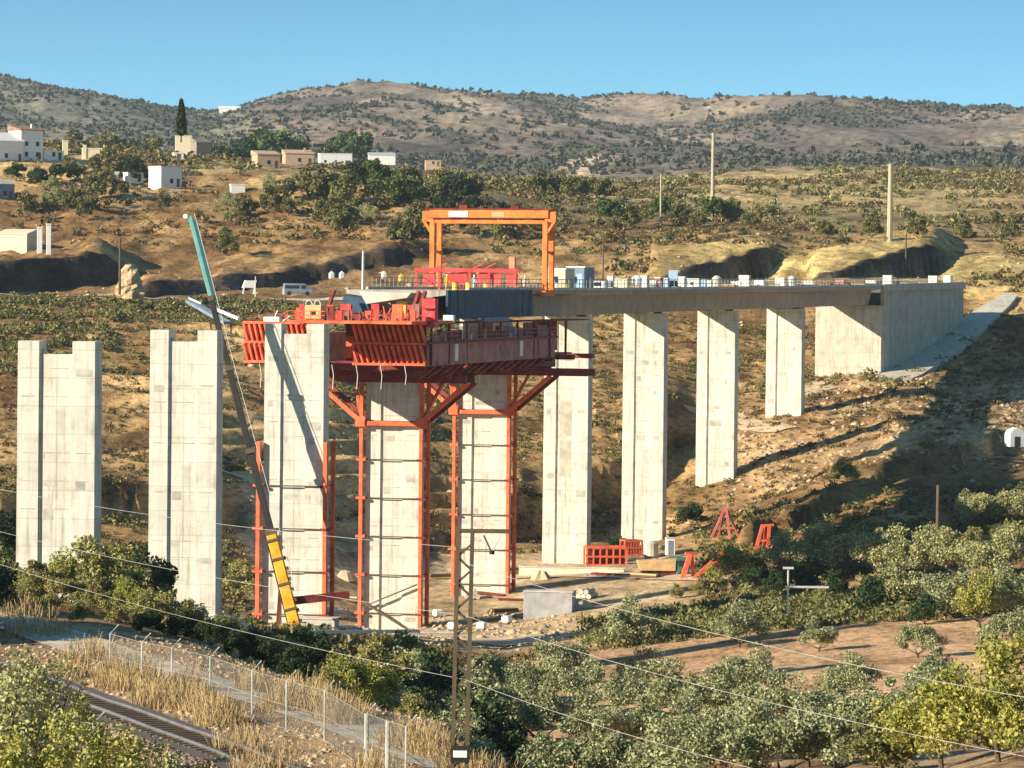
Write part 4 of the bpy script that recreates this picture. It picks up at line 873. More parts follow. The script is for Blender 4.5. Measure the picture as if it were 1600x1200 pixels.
sloped(1133, 842, 500, [('leg', (-1.9, 0, 0), (0, 0, 4.2), .3), ('leg', (1.9, 0, 0), (0.1, 0, 4.2), .3), ('leg', (0.4, -1.4, 0), (0.1, -.1, 4.2), .3), ('tie', (-1.2, 0, 1.4), (1.2, 0, 1.4), .2), ('leg', (-.8, .8, 0), (0, .1, 4.2), .25)], 'steel_trestle', 'faded red pointed trestle at the foot of the eighth pier', 'trestle', simple('faded_red', (0.5, 0.15, 0.12)))
sloped(1193, 862, 492, [('leg', (-1.1, 0, 0), (-.2, 0, 3.3), .4), ('leg', (.6, 0, 0), (.7, 0, 3.5), .4), ('leg', (.1, .7, 0), (.4, .6, 3.5), .35), ('tie', (-.8, 0, 1.4), (.8, 0, 1.5), .3), ('cap', (-.4, 0, 3.4), (1.3, 0, 3.5), .3), ('foot', (-1.4, 0, .1), (1.2, 0, .1), .35)], 'trestle_stand', 'red steel frame standing alone against the dark bank on the right', 'steel frame', M_red)
# tan tipper
e = empty('tipper_truck', P(1030, 905, 462), 0.05, label='tan tipper truck parked between the red crate and the slanted frames', cat='truck')
m = MB(); m.quadbox([(-2.3, 0, 1.0), (2.0, 0, 1.0), (2.0, 2.3, 1.0), (-2.3, 2.3, 1.0), (-2.7, -.05, 2.2), (2.1, -.05, 2.4), (2.1, 2.35, 2.4), (-2.7, 2.35, 2.2)]); m.build('skip', M_tank, e, bevel=.05)
MB().box(2.1, 3.7, .1, 2.2, .6, 2.6).build('cab', M_green, e, bevel=.12); MB().box(2.4, 3.3, .05, .12, 1.6, 2.3).build('side_window', M_glass, e); MB().box(-2.2, 3.6, .3, 2, .55, .95).build('chassis', M_redd, e)
for x in (-1.6, -.5, 2.9): m = MB(); m.tube([(x, 0.05, .5), (x, .45, .5)], .5, 14); m.build('wheel', M_blk, e)
e = empty('water_tank', P(1017, 872, 500), 0.1, label='round white tank beside the shorter red crate', cat='tank'); m = MB(); m.tube([(0, 0, 0.3), (0, 0, 2.0), (0, 0, 2.3)], [1.0, 1.0, .5], 14); m.build('body', M_pale, e, smooth=False); MB().box(-.9, .9, -.9, .9, 0, .3).build('base', M_mast, e)
e = empty('portable_toilet', P(1048, 868, 505), 0.1, label='white cubicle behind the tan tipper', cat='toilet'); MB().box(-.6, .6, 0, 1.2, 0, 2.3).build('cubicle', M_white, e, bevel=.05); MB().box(-.65, .65, -.05, 1.25, 2.3, 2.4).build('roof', M_galv, e); MB().box(-.35, .35, -.03, 0, .1, 2.0).build('door', M_greyb, e)
e = empty('utility_box', P(1590, 698, 560), 0.3, label='small white arched hut at the right edge on the rocky slope', cat='hut'); m = MB(); m.prism([(-1.2, 0), (1.2, 0), (1.2, 1.9), (.8, 2.5), (0, 2.8), (-.8, 2.5), (-1.2, 1.9)], 0, 2); m.build('shell', M_wall, e); MB().box(-.5, .4, -.03, 0, 0, 1.5).build('door', M_glass, e)
# poles
def pole(px, pt, pb, Y, r, mat, label, arms=2, name='utility_pole'):
    if Y > 745: Y1 = Yof(px, pb, 745, 1650); r *= Y1/Y; Y = Y1
    a = Vector(P(px, pb, Y)); b = Vector(P(px, pt, Y)); e = empty(name, a, 0, label=label, cat='pole'); m = MB(); m.tube([(0, 0, -1), (0, 0, b.z-a.z)], [r, r*0.7], 8); m.build('shaft', mat, e)
    for k in range(arms):
        z = b.z-a.z-0.6-k*1.3; MB().box(-.9-.4*k, .5, -.1, .1, z, z+.18).build('arm', mat, e)
        for x in (-.8-.4*k, .4): m = MB(); m.tube([(x, 0, z+.18), (x, 0, z+.5)], .1, 6); m.build('insulator', M_galv, e)
pole(1113, 208, 345, 1080, 0.62, M_polec, 'tall pale pole on the hillside, left of the two big ones')
pole(1390, 256, 378, 900, 0.72, M_polec, 'tall pale pole right of the middle of the dry hill, brightest and thickest', 1)
pole(1032, 272, 352, 950, 0.28, M_polec, 'slim pale pole among the trees left of the tall hillside pole', 0)
pole(1415, 366, 432, 860, 0.22, M_wood, 'thin wooden pole at the right end of the dark cutting', 0)
pole(942, 360, 442, 800, 0.18, M_wood, 'thin wooden pole behind the deck, right of the portal crane', 0)
pole(567, 392, 448, 700, 0.3, M_galv, 'grey pole behind the deck end, left of the portal crane', 0)
pole(187, 372, 452, 690, 0.25, M_wood, 'wooden pole in the road cutting above the leftmost piers', 0)
pole(399, 432, 455, 660, 0.12, M_galv, 'short grey post by the small white frame', 0)
pole(1464, 758, 905, 430, 0.27, M_wood, 'dark wooden pole in the scrub at the lower right', 0)
e = empty('street_light', P(1231, 943, 360), 0, label='white lamp post with a single arm in front of the dark hedge', cat='street light'); m = MB(); m.tube([(0, 0, -1), (0, 0, 3.3)], .09, 6); m.build('shaft', M_galv, e); MB().box(-.3, 3.9, -.06, .06, 1.5, 1.7).build('arm', M_galv, e); MB().box(-.5, .5, -.2, .2, 3.3, 3.5).build('lamp_head', M_galv, e)
# white frame, chute
e = empty('sun_canopy', P(390, 455, 665), 0.2, label='small white leaning canopy beside the road left of the formwork', cat='canopy'); m = MB(); m.quadbox([(-1.2, 0, 0.6), (.8, 0, .6), (.8, 1.6, .6), (-1.2, 1.6, .6), (-.7, 0, 1.9), (1.3, 0, 1.9), (1.3, 1.6, 1.9), (-.7, 1.6, 1.9)]); m.build('top', M_white, e)
for x in (-1.2, .7): MB().beam((x, 0, -0.5), (x+.2, 0, .6), .25).build('leg', M_white, e)
ca = Vector(P(296, 466, 640)); cb = Vector(P(374, 499, 622)); e = empty('loading_ramp', ca, 0, label='grey sloping ramp with bright white lower edge behind the crane boom', cat='ramp')
MB().beam((0, 0, -.5), cb-ca+Vector((-2, 0, -.6)), 1.4, .5).build('slab', M_greyb, e); MB().beam((cb-ca)*0.5+Vector((0, -.8, 0.1)), cb-ca+Vector((0, -.8, .1)), .5, .42).build('edge_beam', M_white, e); MB().beam((0, -.8, 0), (cb-ca)*0.25+Vector((0, -.8, 0)), .25).build('edge_beam', M_white, e)
for t in (.1, .5, .9): MB().beam((cb-ca)*t+Vector((-.5, 0, -.8)), (cb-ca)*t+Vector((-.5, 0, -3.5)), .3).build('support', M_mast, e)
# goods lying about the site
sg = np.random.default_rng(44)
def sitething(px, py, kind_, label):
    Y = Yof(px, py, 372, 520); q = P(px, py, Y); z = TZ(q[0], q[1]); e = empty(kind_, (q[0], q[1], z), sg.random()*3, label=label, cat=kind_.replace('_', ' '))
    if kind_ == 'timber_stack':
        for a in range(3):
            for b in range(5): MB().box(-1.8+sg.random()*.2, 1.8+sg.random()*.2, -.6+b*.25, -.4+b*.25, .1+a*.2, .28+a*.2).build('plank', M_wood if (a+b) % 3 else M_tank, e)
    elif kind_ == 'rebar_bundle':
        for b in range(8): m = MB(); m.tube([(-2.8+sg.random()*.5, b*.12, .12+.1*(b % 3)), (2.8+sg.random()*.5, b*.12+.1, .12+.1*(b % 3))], .045, 5); m.build('bar', M_redd, e)
    elif kind_ == 'pipe_stack':
        for a, b in ((0, 0), (1, 0), (2, 0), (.5, 1), (1.5, 1)): m = MB(); m.tube([(-1.5, a*.62, .3+b*.52), (1.5, a*.62, .3+b*.52)], .3, 12); m.build('pipe', M_pale, e)
    elif kind_ == 'spoil_heap':
        rr = sg.random(12); m = MB(); m.v = [(math.cos(6.283*k/12)*(1.5+.8*rr[k]), math.sin(6.283*k/12)*(1.3+.5*rr[k]), -.2) for k in range(12)]+[(math.cos(6.283*k/12)*(.6+.3*rr[k]), math.sin(6.283*k/12)*.6, .8+.3*rr[-k]) for k in range(12)]+[(0, 0, 1.15)]
        m.f = [(k, (k+1) % 12, 12+(k+1) % 12, 12+k) for k in range(12)]+[(12+k, 12+(k+1) % 12, 24) for k in range(12)]; m.build('earth', M_track, e)
    else:
        MB().box(-.5, .5, -.5, .5, .1, .9).build('sack', M_white, e, bevel=.15); MB().box(-.6, .6, -.6, .6, 0, .1).build('pallet', M_wood, e)
for px, py, kd, lb in ((690, 905, 'timber_stack', 'timber stack between the two scaffolded piers, just above the mast middle'), (684, 965, 'bulk_bag', 'white sack on the ground immediately left of the mast'), (708, 985, 'bulk_bag', 'white sack touching the mast lattice in the view'), (752, 985, 'bulk_bag', 'pale sack on the sandy ground right of the mast'), (792, 975, 'bulk_bag', 'white sack at the edge of the sandy ground by the grey block'), (785, 960, 'timber_stack', 'timber stack near the white sack and grey block'), (770, 930, 'rebar_bundle', 'rusty bar bundle at the foot of the pier behind the mast'), (745, 935, 'pipe_stack', 'stack of pale pipes right of the mast at the pier foot'), (820, 940, 'rebar_bundle', 'rusty bars lying left of the grey block'),
    (905, 950, 'spoil_heap', 'earth heap right of the grey block'), (925, 935, 'pipe_stack', 'pale pipes right of the grey block'), (540, 905, 'spoil_heap', 'earth heap between the crossed pier and the next one'), (545, 940, 'timber_stack', 'timber stack between the crossed pier and the next one'), (530, 965, 'pipe_stack', 'pale pipes right of the crane foot'), (845, 905, 'spoil_heap', 'earth heap left of the low cream wall'), (1010, 905, 'timber_stack', 'timber stack in front of the tan tipper'), (960, 900, 'rebar_bundle', 'rusty bars in front of the longer red crate'), (810, 895, 'timber_stack', 'timber stack right of the pier behind the mast')):
    sitething(px, py, kd, lb)
# ------------------------------------------------------------------ buildings on the left hillside
def house(px, pyb, Y, w, d, h, wall, label, rz=38, roof='gable', wins=2, floors=1, chim=True, cat='house', name='house', ridge='x', sidemat=None, mroof=None):
    if Y < 2000:
        Y1 = Yof(px, pyb, Y-60, 1600); k_ = Y1/Y; w *= k_; d *= k_; h *= k_; Y = Y1
    p = P(px, pyb, Y); e = empty(name, (p[0], p[1], p[2]), math.radians(rz), label=label, cat=cat)
    MB().box(-w/2, w/2, 0, d, -1.5, h).build('wall', wall, e)
    rf = mroof or M_tile
    m = MB()
    if roof == 'gable':
        rh = 0.25*d
        m.v += [(-w/2-.3, -.3, h), (w/2+.3, -.3, h), (w/2+.3, d+.3, h), (-w/2-.3, d+.3, h), (-w/2-.3, d/2, h+rh), (w/2+.3, d/2, h+rh)]
        m.f += [(0, 1, 5, 4), (2, 3, 4, 5), (0, 4, 3), (1, 2, 5), (0, 3, 2, 1)]
        r_ = m.build('roof', rf, e)
    elif roof == 'mono':
        m.quadbox([(-w/2-.2, -.2, h), (w/2+.2, -.2, h), (w/2+.2, d+.2, h), (-w/2-.2, d+.2, h), (-w/2-.2, -.2, h+.25), (w/2+.2, -.2, h+.25), (w/2+.2, d+.2, h+d*.22), (-w/2-.2, d+.2, h+d*.22)]); r_ = m.build('roof', rf, e)
    else:
        m.box(-w/2-.1, w/2+.1, -.1, d+.1, h, h+.25); r_ = m.build('roof', rf if mroof else wall, e)
    if chim: MB().box(w*.2, w*.2+.5, d*.4, d*.4+.5, h, h+1.9).build('chimney', wall, r_)
    for fl in range(floors):
        for k in range(wins):
            x = -w/2+(k+.5)*w/wins; z = .9+fl*2.8
            if z+1.2 > h: continue
            o = MB().box(x-.5, x+.5, -.03, .04, z, z+1.2).build('window', M_glass, e); MB().box(x-.6, x+.6, -.1, .0, z-.14, z-.02).build('sill', M_wall, o)
    if floors > 0: MB().box(w/2-1.6, w/2-.7, -.035, .04, 0, 2.05).build('door', M_wood, e)
    return e
house(50, 250, 850, 5.6, 6, 6.6, M_wall, 'two storey white house with four small windows at the left edge', 36, 'mono', 2, 2)
house(10, 252, 845, 9, 8, 4.6, M_wall, 'long white house with sloping roof cut by the left edge', 40, 'gable', 1, 1, False, mroof=M_wall)
house(84, 250, 845, 5, 4, 1.9, M_wall, 'low white annexe right of the two storey house', 36, 'flat', 1, 1, False)
house(102, 243, 842, 1.2, 1.2, 3.2, M_cream, 'narrow white gate tower right of the low annexe', 10, 'flat', 0, 0, False, cat='tower', name='gate_tower')
e = house(148, 250, 850, 5.6, 3, 2.5, M_cream, 'sunlit cream wall house with two corner turrets', 8, 'flat', 0, 0, False)
for x in (-2.75, 2.75): MB().box(x-.45, x+.45, -.2, .7, 0, 4.1).build('turret', M_cream, e)
house(287, 236, 860, 3.8, 4, 3.4, M_cream, 'small cream block house directly below the cypress', 6, 'flat', 0, 0, False)
house(279, 252, 850, 2.2, 3, 1.8, M_wall, 'tiny white shed under the cream block house', 10, 'flat', 1, 1, False, 'shed', 'shed')
house(318, 246, 890, 4.2, 5, 3.6, M_dun, 'dull brown house in shade right of the cypress', 42, 'gable', 1, 1, False, mroof=M_dun)
house(268, 292, 800, 5.2, 5, 4.2, M_wall, 'white house with pale flat roof above the open field', 37, 'flat', 1, 1, False, mroof=M_pale)
house(181, 286, 805, 1.3, 1.6, 2.2, M_wall, 'white narrow hut left of the flat roofed white house', 8, 'flat', 0, 0, False, 'hut', 'hut')
house(212, 284, 806, 3.6, 2.5, 1.8, M_wall, 'broken white low wall building beside the narrow hut', 30, 'flat', 1, 1, False, 'outbuilding', 'outbuilding')
house(372, 300, 800, 3.0, 2.0, 1.5, M_wall, 'small white shed alone on the dark field edge', 12, 'flat', 0, 0, False, 'shed', 'shed')
house(420, 262, 870, 5.4, 5, 3.0, M_ochre, 'ochre gabled house under the large green tree', 20, 'mono', 1, 1, False, mroof=M_ochre)
house(468, 258, 865, 6.5, 5, 2.6, M_ochre, 'long ochre house with chimney right of the gabled one', 12, 'mono', 1, 1, True, mroof=M_ochre)
house(525, 258, 875, 7.5, 4, 2.6, M_wall, 'white house with three arched openings among the trees', 10, 'flat', 3, 1, False)
house(597, 252, 1000, 7.0, 4, 1.6, M_wall, 'long low pale shed right of the arched white house', 5, 'mono', 0, 0, False, 'shed', 'shed', mroof=M_galv)
house(677, 260, 1000, 4.0, 4, 1.5, M_ochre, 'small brown shed on the ridge above the portal crane', 5, 'flat', 1, 1, False, 'shed', 'shed')
house(18, 390, 700, 6.0, 5, 2.8, M_cream, 'sunlit cream barn low on the left edge above the road', -14, 'mono', 0, 0, False, 'barn', 'barn', mroof=M_cream)
house(8, 312, 770, 4.5, 4, 3.2, M_greyb, 'shaded grey house half hidden at the left edge', 40, 'gable', 1, 1, False, mroof=M_pale)
house(62, 398, 705, 0.9, 1, 5.0, M_wall, 'slim white gatepost tower right of the cream barn', 10, 'flat', 0, 0, False, 'gatepost', 'gatepost')
house(76, 398, 706, 0.8, 1, 5.6, M_wall, 'taller chipped white gatepost beside the slim one', 10, 'flat', 0, 0, False, 'gatepost', 'gatepost')
for k, (px, w_) in enumerate(((349, 9), (360, 12), (371, 8))):
    house(px, 177, 3900, w_, 8, 5.5, M_wall, ['leftmost white house in the gap of the skyline', 'middle and widest white house in the gap of the skyline', 'rightmost white house in the gap of the skyline'][k], 5, 'gable', 0, 0, False, mroof=M_white)
ro = np.random.default_rng(12); q = P(203, 458, 700); e = m = MB()
nr, ns = 9, 14
for a in range(nr):
    for b in range(ns):
        t = a/(nr-1); r_ = (2.6-1.5*t**1.6)*(.75+.5*ro.random()); m.v.append((math.cos(6.283*b/ns)*r_, math.sin(6.283*b/ns)*r_, -1+6.2*t+ro.normal()*.12))
for a in range(nr-1):
    for b in range(ns): m.f.append((a*ns+b, a*ns+(b+1) % ns, (a+1)*ns+(b+1) % ns, (a+1)*ns+b))
m.f.append(tuple((nr-1)*ns+b for b in range(ns)))
m.build('rock_outcrop', simple('sunlit_rock', (0.46, 0.33, 0.19), .95, var=.35, scale=.9), None, label='sunlit tan rock outcrop above the road, left of the crane boom', cat='rock').location = [float(v) for v in q]
# small goods beside the road by the deck end
for px, py, c, lb in ((519, 436, M_white, 'white bollard like bag, left of a pair behind the formwork'), (535, 436, M_white, 'white bag, right of a pair behind the formwork'), (447, 460, M_white, 'white bag beside the pale van shape'), (601, 436, M_white, 'white bag close to the portal crane'), (628, 440, M_yellow, 'yellow bag behind the deck end near the portal crane')):
    p = P(px, py, 690); e = empty('bulk_bag', p, .3, label=lb, cat='bag'); MB().box(-.45, .45, 0, .9, 0, 1.2).build('sack', c, e, bevel=.15); MB().box(-.15, .15, .3, .6, 1.2, 1.45).build('neck', c, e)
def van(px, py, Y, label, c=M_white, rz=0.15, s=1):
    e = empty('van', P(px, py, Y), rz, label=label, cat='van'); e.scale = (s, s, s)
    m = MB(); m.prism([(-2.5, .4), (2.5, .4), (2.5, 1.1), (1.9, 1.25), (1.3, 2.1), (-2.5, 2.15)], 0, 1.9); m.build('body', c, e, bevel=.08)
    for x in (-1.6, 1.6): m = MB(); m.tube([(x, -.03, .4), (x, .3, .4)], .38, 12); m.build('wheel', M_blk, e)
    MB().box(.5, 1.35, -.02, .01, 1.2, 1.85).build('side_window', M_glass, e); MB().box(-2.3, .2, -.02, .01, 1.25, 1.8).build('side_window', M_glass, e)
van(466, 462, 660, 'grey van beside the road behind the left formwork', M_greyb)
van(548, 1006, 372, 'pale grey van half hidden behind the guard rail and bushes below the crane', M_galv, .15, .8)

# ------------------------------------------------------------------ roads, paths and railway (structure)
strip('road', [G(-150, 722), G(60, 724), G(220, 728), G(420, 735), G(640, 745), G(800, 752)], 7, M_path, 0.15)
strip('dirt_track', [G(-50, 504), G(150, 503), G(300, 500), G(420, 498), G(520, 488)], 6, M_track, 0.12)
strip('dirt_track', [G(1085, 640), G(1140, 632), G(1180, 620), G(1230, 612)], 5, M_track, 0.15)
strip('dirt_track', [G(815, 480), G(900, 478), G(985, 470), G(1080, 455), G(1180, 440)], 5, M_track, 0.12)
strip('dirt_track', [G(640, 392), G(700, 395), G(780, 392), G(850, 385)], 10, M_track, 0.1)
strip('path', [G(-120, 236), G(0, 224), G(90, 212), G(200, 199), G(330, 188), G(450, 179), G(560, 171), G(680, 160), G(800, 150)], 4.2, M_path, 0.12)
trk = [(-34, 208), (-25.5, 190), (-18, 172), (-11.5, 156), (-5, 138), (1.5, 118)]
strip('railway_bed', trk, 3.6, M_ball, 0.22)
for o_, nm in ((-0.75, 'near'), (0.75, 'far')):
    pts = []
    for k, (x, y) in enumerate(trk):
        j = min(k, len(trk)-2); tx, ty = trk[j+1][0]-trk[j][0], trk[j+1][1]-trk[j][1]; l = math.hypot(tx, ty); pts.append((x-ty/l*o_, y+tx/l*o_))
    m = MB(); P3 = np.array(pts); t = np.linspace(0, 5, 50); X_ = np.interp(t, range(6), P3[:, 0]); Y_ = np.interp(t, range(6), P3[:, 1]); Zc = terr(np.interp(t, range(6), [a[0] for a in trk]), np.interp(t, range(6), [a[1] for a in trk]))+.35
    m.tube([(a, b, c) for a, b, c in zip(X_, Y_, Zc)], 0.09, 6); m.build('rail', M_rail, kind='structure')
m = MB()
for k in range(110):
    t = k/109*5; j = min(int(t), 4); f_ = t-j; x = trk[j][0]*(1-f_)+trk[j+1][0]*f_; y = trk[j][1]*(1-f_)+trk[j+1][1]*f_; tx, ty = trk[j+1][0]-trk[j][0], trk[j+1][1]-trk[j][1]; l = math.hypot(tx, ty); z = TZ(x, y)+.22
    m.beam((x-ty/l*1.2, y+tx/l*1.2, z), (x+ty/l*1.2, y-tx/l*1.2, z), .25, .15)
m.build('sleepers', M_wood, kind='structure')
# ------------------------------------------------------------------ chain link fences with cranked posts
M_post = simple('fence_post_paint', (0.40, 0.40, 0.35), 0.7)
M_net = simple('wire_net', (0.28, 0.26, 0.22), 0.7)
def fence(pts, label, H=2.3, mesh=True, crank=True, last=()):
    o0 = Vector((pts[0][0], pts[0][1], TZ(*pts[0]))); fe = empty('chain_link_fence', o0, 0, label=label, cat='fence'); tops = []
    for k, (x, y) in enumerate(pts):
        z = TZ(x, y); b = Vector((x, y, z))-o0; tops.append(b)
        m = MB(); r = 0.09 if k in last else 0.045
        pp = [b-Vector((0, 0, .5)), b+Vector((0, 0, H))]
        if crank and k not in last: pp += [b+Vector((0.42, 0.1, H+0.45))]
        m.tube(pp, r, 6); m.build('post', M_post, fe)
    wv = MB()
    for a, b in zip(tops[:-1], tops[1:]):
        L = (b-a).length; n = int((L+H)/0.28)
        for k in range(n+1):
            for sgn in (1, -1):
                s0 = k*0.28-(H if sgn > 0 else 0); s1 = s0+sgn*H if sgn > 0 else k*0.28-H
                if sgn < 0: s0 = k*0.28
                t0, t1 = s0/L, s1/L; z0, z1 = 0.0, H
                ca_, cb_ = min(max(t0, 0), 1), min(max(t1, 0), 1)
                if t1 != t0:
                    za = z0+(ca_-t0)/(t1-t0)*(z1-z0); zb = z0+(cb_-t0)/(t1-t0)*(z1-z0)
                    if abs(zb-za) > 0.05: wv.beam(a.lerp(b, ca_)+Vector((0, 0, za)), a.lerp(b, cb_)+Vector((0, 0, zb)), 0.009)
        for z in (0.05, H*.5, H): wv.beam(a+Vector((0, 0, z)), b+Vector((0, 0, z)), 0.02)
    wv.build('wire_mesh', M_net, fe)
fp = [G(175, 190), G(225, 185), G(272, 182), G(332, 178), G(398, 172), G(452, 168), G(512, 164), G(576, 153)]
fence(fp, 'chain link fence with cranked pale posts running down past the railway path', 2.2)
fence([G(578, 152.5), G(611, 149), G(640, 146)], 'straight topped chain link fence panel with a thick end post left of the mast', 2.3, last=(0, 1))
fence([G(-60, 158), G(15, 152), G(78, 148), G(150, 144)], 'near fence posts half buried in the bush at the lower left', 2.3)

# ------------------------------------------------------------------ trees: every single one a thing
def g3(px, Y): x = (px-800)/F*Y; return (x, Y, TZ(x, Y))
ordn = ['first', 'second', 'third', 'fourth', 'fifth', 'sixth', 'seventh', 'eighth', 'ninth', 'tenth', 'eleventh', 'twelfth', 'thirteenth', 'fourteenth', 'fifteenth', 'sixteenth', 'seventeenth', 'eighteenth']
rt = np.random.default_rng(77)
rows = [  # (name of the row, [(pixel x, pixel y of the foot, crown scale)])
 ('topmost row', [(985, 1008, 1.25), (1160, 1012, 1.2), (1285, 1018, 0.85), (1440, 1028, 0.95), (1590, 1022, 1.2)]),
 ('second row', [(880, 1075, 1.35), (1010, 1085, 1.0), (1175, 1098, 1.3), (1335, 1098, 1.05), (1475, 1100, 1.1)]),
 ('third row', [(660, 1098, 1.0), (770, 1092, 1.1), (830, 1110, 1.1), (905, 1120, 1.3), (985, 1126, 1.1), (1060, 1130, 1.2), (1130, 1140, 1.2), (1215, 1146, 1.2), (1300, 1150, 1.0), (1385, 1150, 1.1), (1465, 1145, 1.1)]),
 ('fourth row', [(715, 1150, 1.0), (845, 1165, 1.3), (940, 1182, 1.3), (1020, 1172, 1.1), (1100, 1190, 1.2), (1185, 1192, 1.1), (1270, 1198, 1.2), (1360, 1195, 1.2)]),
 ('bottom row', [(800, 1225, 1.0), (880, 1240, 1.25), (965, 1240, 1.3), (1050, 1245, 1.25), (1135, 1250, 1.3), (1225, 1250, 1.25), (1320, 1250, 1.2), (1410, 1245, 1.2)])]
for rn, lst in rows:
    for k, (px, py, s) in enumerate(lst):
        Y = Yof(px, py, 200, 460); tree('olive', 'olive_tree', g3(px, Y), s*(0.80+0.1*rt.random()), 'olive tree, %s from the left in the orchard\'s %s' % (ordn[k], rn), group='olive trees of the orchard')
# right hand grove
lst = [(1150, 918, 1.45, 'lime', 'bright yellow green tree beside the slanted red girders'), (1188, 922, 1.25, 'shade', 'dark tree just right of the bright tree by the red girders'),
 (1245, 905, 1.5, 'grey', 'leftmost tree of the grove at the right'), (1290, 895, 1.6, 'grey', 'second tree of the grove from the left'), (1335, 900, 1.55, 'grey', 'third tree of the grove from the left'), (1385, 905, 1.6, 'grey', 'fourth tree of the grove from the left'), (1430, 910, 1.6, 'grey', 'fifth tree of the grove, left of the wooden pole'),
 (1262, 935, 1.1, 'shade', 'dark tree in shade behind the white lamp post'), (1215, 930, .9, 'shade', 'dark tree left of the white lamp post'), (1310, 938, 1.1, 'shade', 'dark tree between lamp post and round dark bush'), (1365, 960, 1.3, 'shade', 'round dark bush below the grove, right of the lamp post'),
 (1415, 955, 1.4, 'grey', 'pale tree in front of the wooden pole'), (1490, 968, 1.5, 'olive', 'pale olive tree right of the wooden pole foot'), (1535, 980, 1.5, 'lime', 'yellow green tree among pale ones near the right edge'), (1585, 972, 1.5, 'olive', 'pale tree at the right edge above the hedge'), (1450, 975, 1.0, 'shade', 'dark tree below the wooden pole foot'),
 (1290, 945, .8, 'bush', 'small golden green bush right of the lamp post arm'), (1210, 948, .7, 'bush', 'small pale bush left of the lamp post'), (1500, 905, 1.5, 'grey', 'tree right of the wooden pole at mid height'), (1550, 910, 1.5, 'grey', 'second tree right of the wooden pole at mid height'), (1595, 900, 1.5, 'grey', 'tree at the right edge at mid height'), (1475, 880, 1.2, 'grey', 'small tree just behind the wooden pole'),
 (1525, 865, 1.3, 'bush', 'green bush above the mid height trees at the right'), (1575, 860, 1.4, 'bush', 'green bush at the right edge above the mid height trees'), (1440, 870, 1.2, 'bush', 'green bush left of the wooden pole, high'), (1400, 860, 1.2, 'bush', 'green bush above the fourth tree of the grove'), (1340, 855, 1.1, 'bush', 'green bush above the third tree of the grove'), (1290, 850, 1.0, 'bush', 'green bush above the second tree of the grove'),
 (1530, 820, 1.3, 'grey', 'tree on the slope below the shaded bank at the right'), (1585, 815, 1.2, 'grey', 'tree on the slope at the very right edge'), (1082, 822, 1.3, 'shade', 'dark tree at the foot of the eighth pier'), (968, 866, 1.0, 'shade', 'small dark tree left of the seventh pier foot, above the red crates'), (1320, 758, 1.5, 'bush', 'large green bush on the rocky slope above the track'), (1450, 715, 1.0, 'bush', 'small green bush on the rocky slope near the shaded bank'), (1098, 930, .8, 'bush', 'green bush in front of the slanted girders'), (1060, 935, .7, 'bush', 'green bush in front of the upright red frame')]
for px, py, s, k_, lb in lst:
    Y = Yof(px, py, 300, 650); s *= .86; tree(k_, 'bush' if k_ == 'bush' else 'grove_tree', g3(px, Y), s, lb, cat='bush' if k_ == 'bush' else 'tree')
# shrubs round the pier feet on the left
lst = [(-110, 820, 'shade', 214), (-60, 835, 'shade', 218), (-160, 800, 'shade', 208), (-30, 870, 'shade', 226), (20, 878, 'bush', 262), (62, 880, 'bush', 258), (95, 862, 'lime', 262), (135, 852, 'bush', 266), (168, 872, 'bush', 255), (200, 905, 'lime', 240), (235, 925, 'bush', 236), (45, 905, 'bush', 242), (110, 900, 'bush', 246), (150, 915, 'bush', 240), (185, 935, 'bush', 228), (270, 925, 'bush', 252), (298, 940, 'bush', 258), (75, 935, 'bush', 230), (130, 950, 'bush', 224), (235, 965, 'shade', 222), (285, 972, 'shade', 224), (330, 962, 'shade', 232), (375, 985, 'shade', 228), (420, 995, 'shade', 226), (465, 1010, 'shade', 222), (350, 958, 'bush', 268), (440, 980, 'bush', 262), (400, 975, 'shade', 262), (490, 985, 'shade', 262),
 (215, 850, 'shade', 305), (190, 842, 'bush', 300), (550, 1028, 'olive', 250), (600, 1005, 'bush', 255), (640, 1023, 'olive', 262), (690, 1030, 'shade', 258), (545, 1020, 'lime', 205), (590, 1030, 'lime', 208), (515, 1045, 'bush', 200), (620, 1083, 'olive', 222), (665, 1075, 'shade', 226), (700, 1103, 'olive', 214), (650, 1090, 'bush', 200), (745, 1048, 'olive', 256), (760, 1085, 'shade', 232), (735, 1128, 'olive', 205), (10, 800, 'shade', 400), (365, 872, 'bush', 425), (388, 885, 'bush', 420), (590, 985, 'bush', 300), (630, 985, 'bush', 305)]
srt = sorted(lst); cnt = {}
KH = {k: v[0][3]+v[0][2][2]*1.45 for k, v in CR.items()}
for px, py, k_, Y in srt:
    near = 'below the leftmost pier' if px < 165 else 'near the second pier\'s foot' if px < 350 else 'below the crane' if px < 520 else 'left of the mast'
    nm = {'bush': 'green brown bush', 'lime': 'yellow green bush', 'shade': 'dark green bush', 'olive': 'grey green olive bush'}[k_]; c = cnt.get((nm, near), 0); cnt[(nm, near)] = c+1
    x = (px-800)/F*Y; g_ = TZ(x, Y); sc = min(max((P(px, py, Y)[2]-g_)/KH[k_], 0.5), 2.2)
    tree(k_, 'bush', (x, Y, g_-0.1), sc, '%s %s, %s of these from the left' % (nm, near, ordn[c]), cat='bush', group='bushes beyond the railway fence')
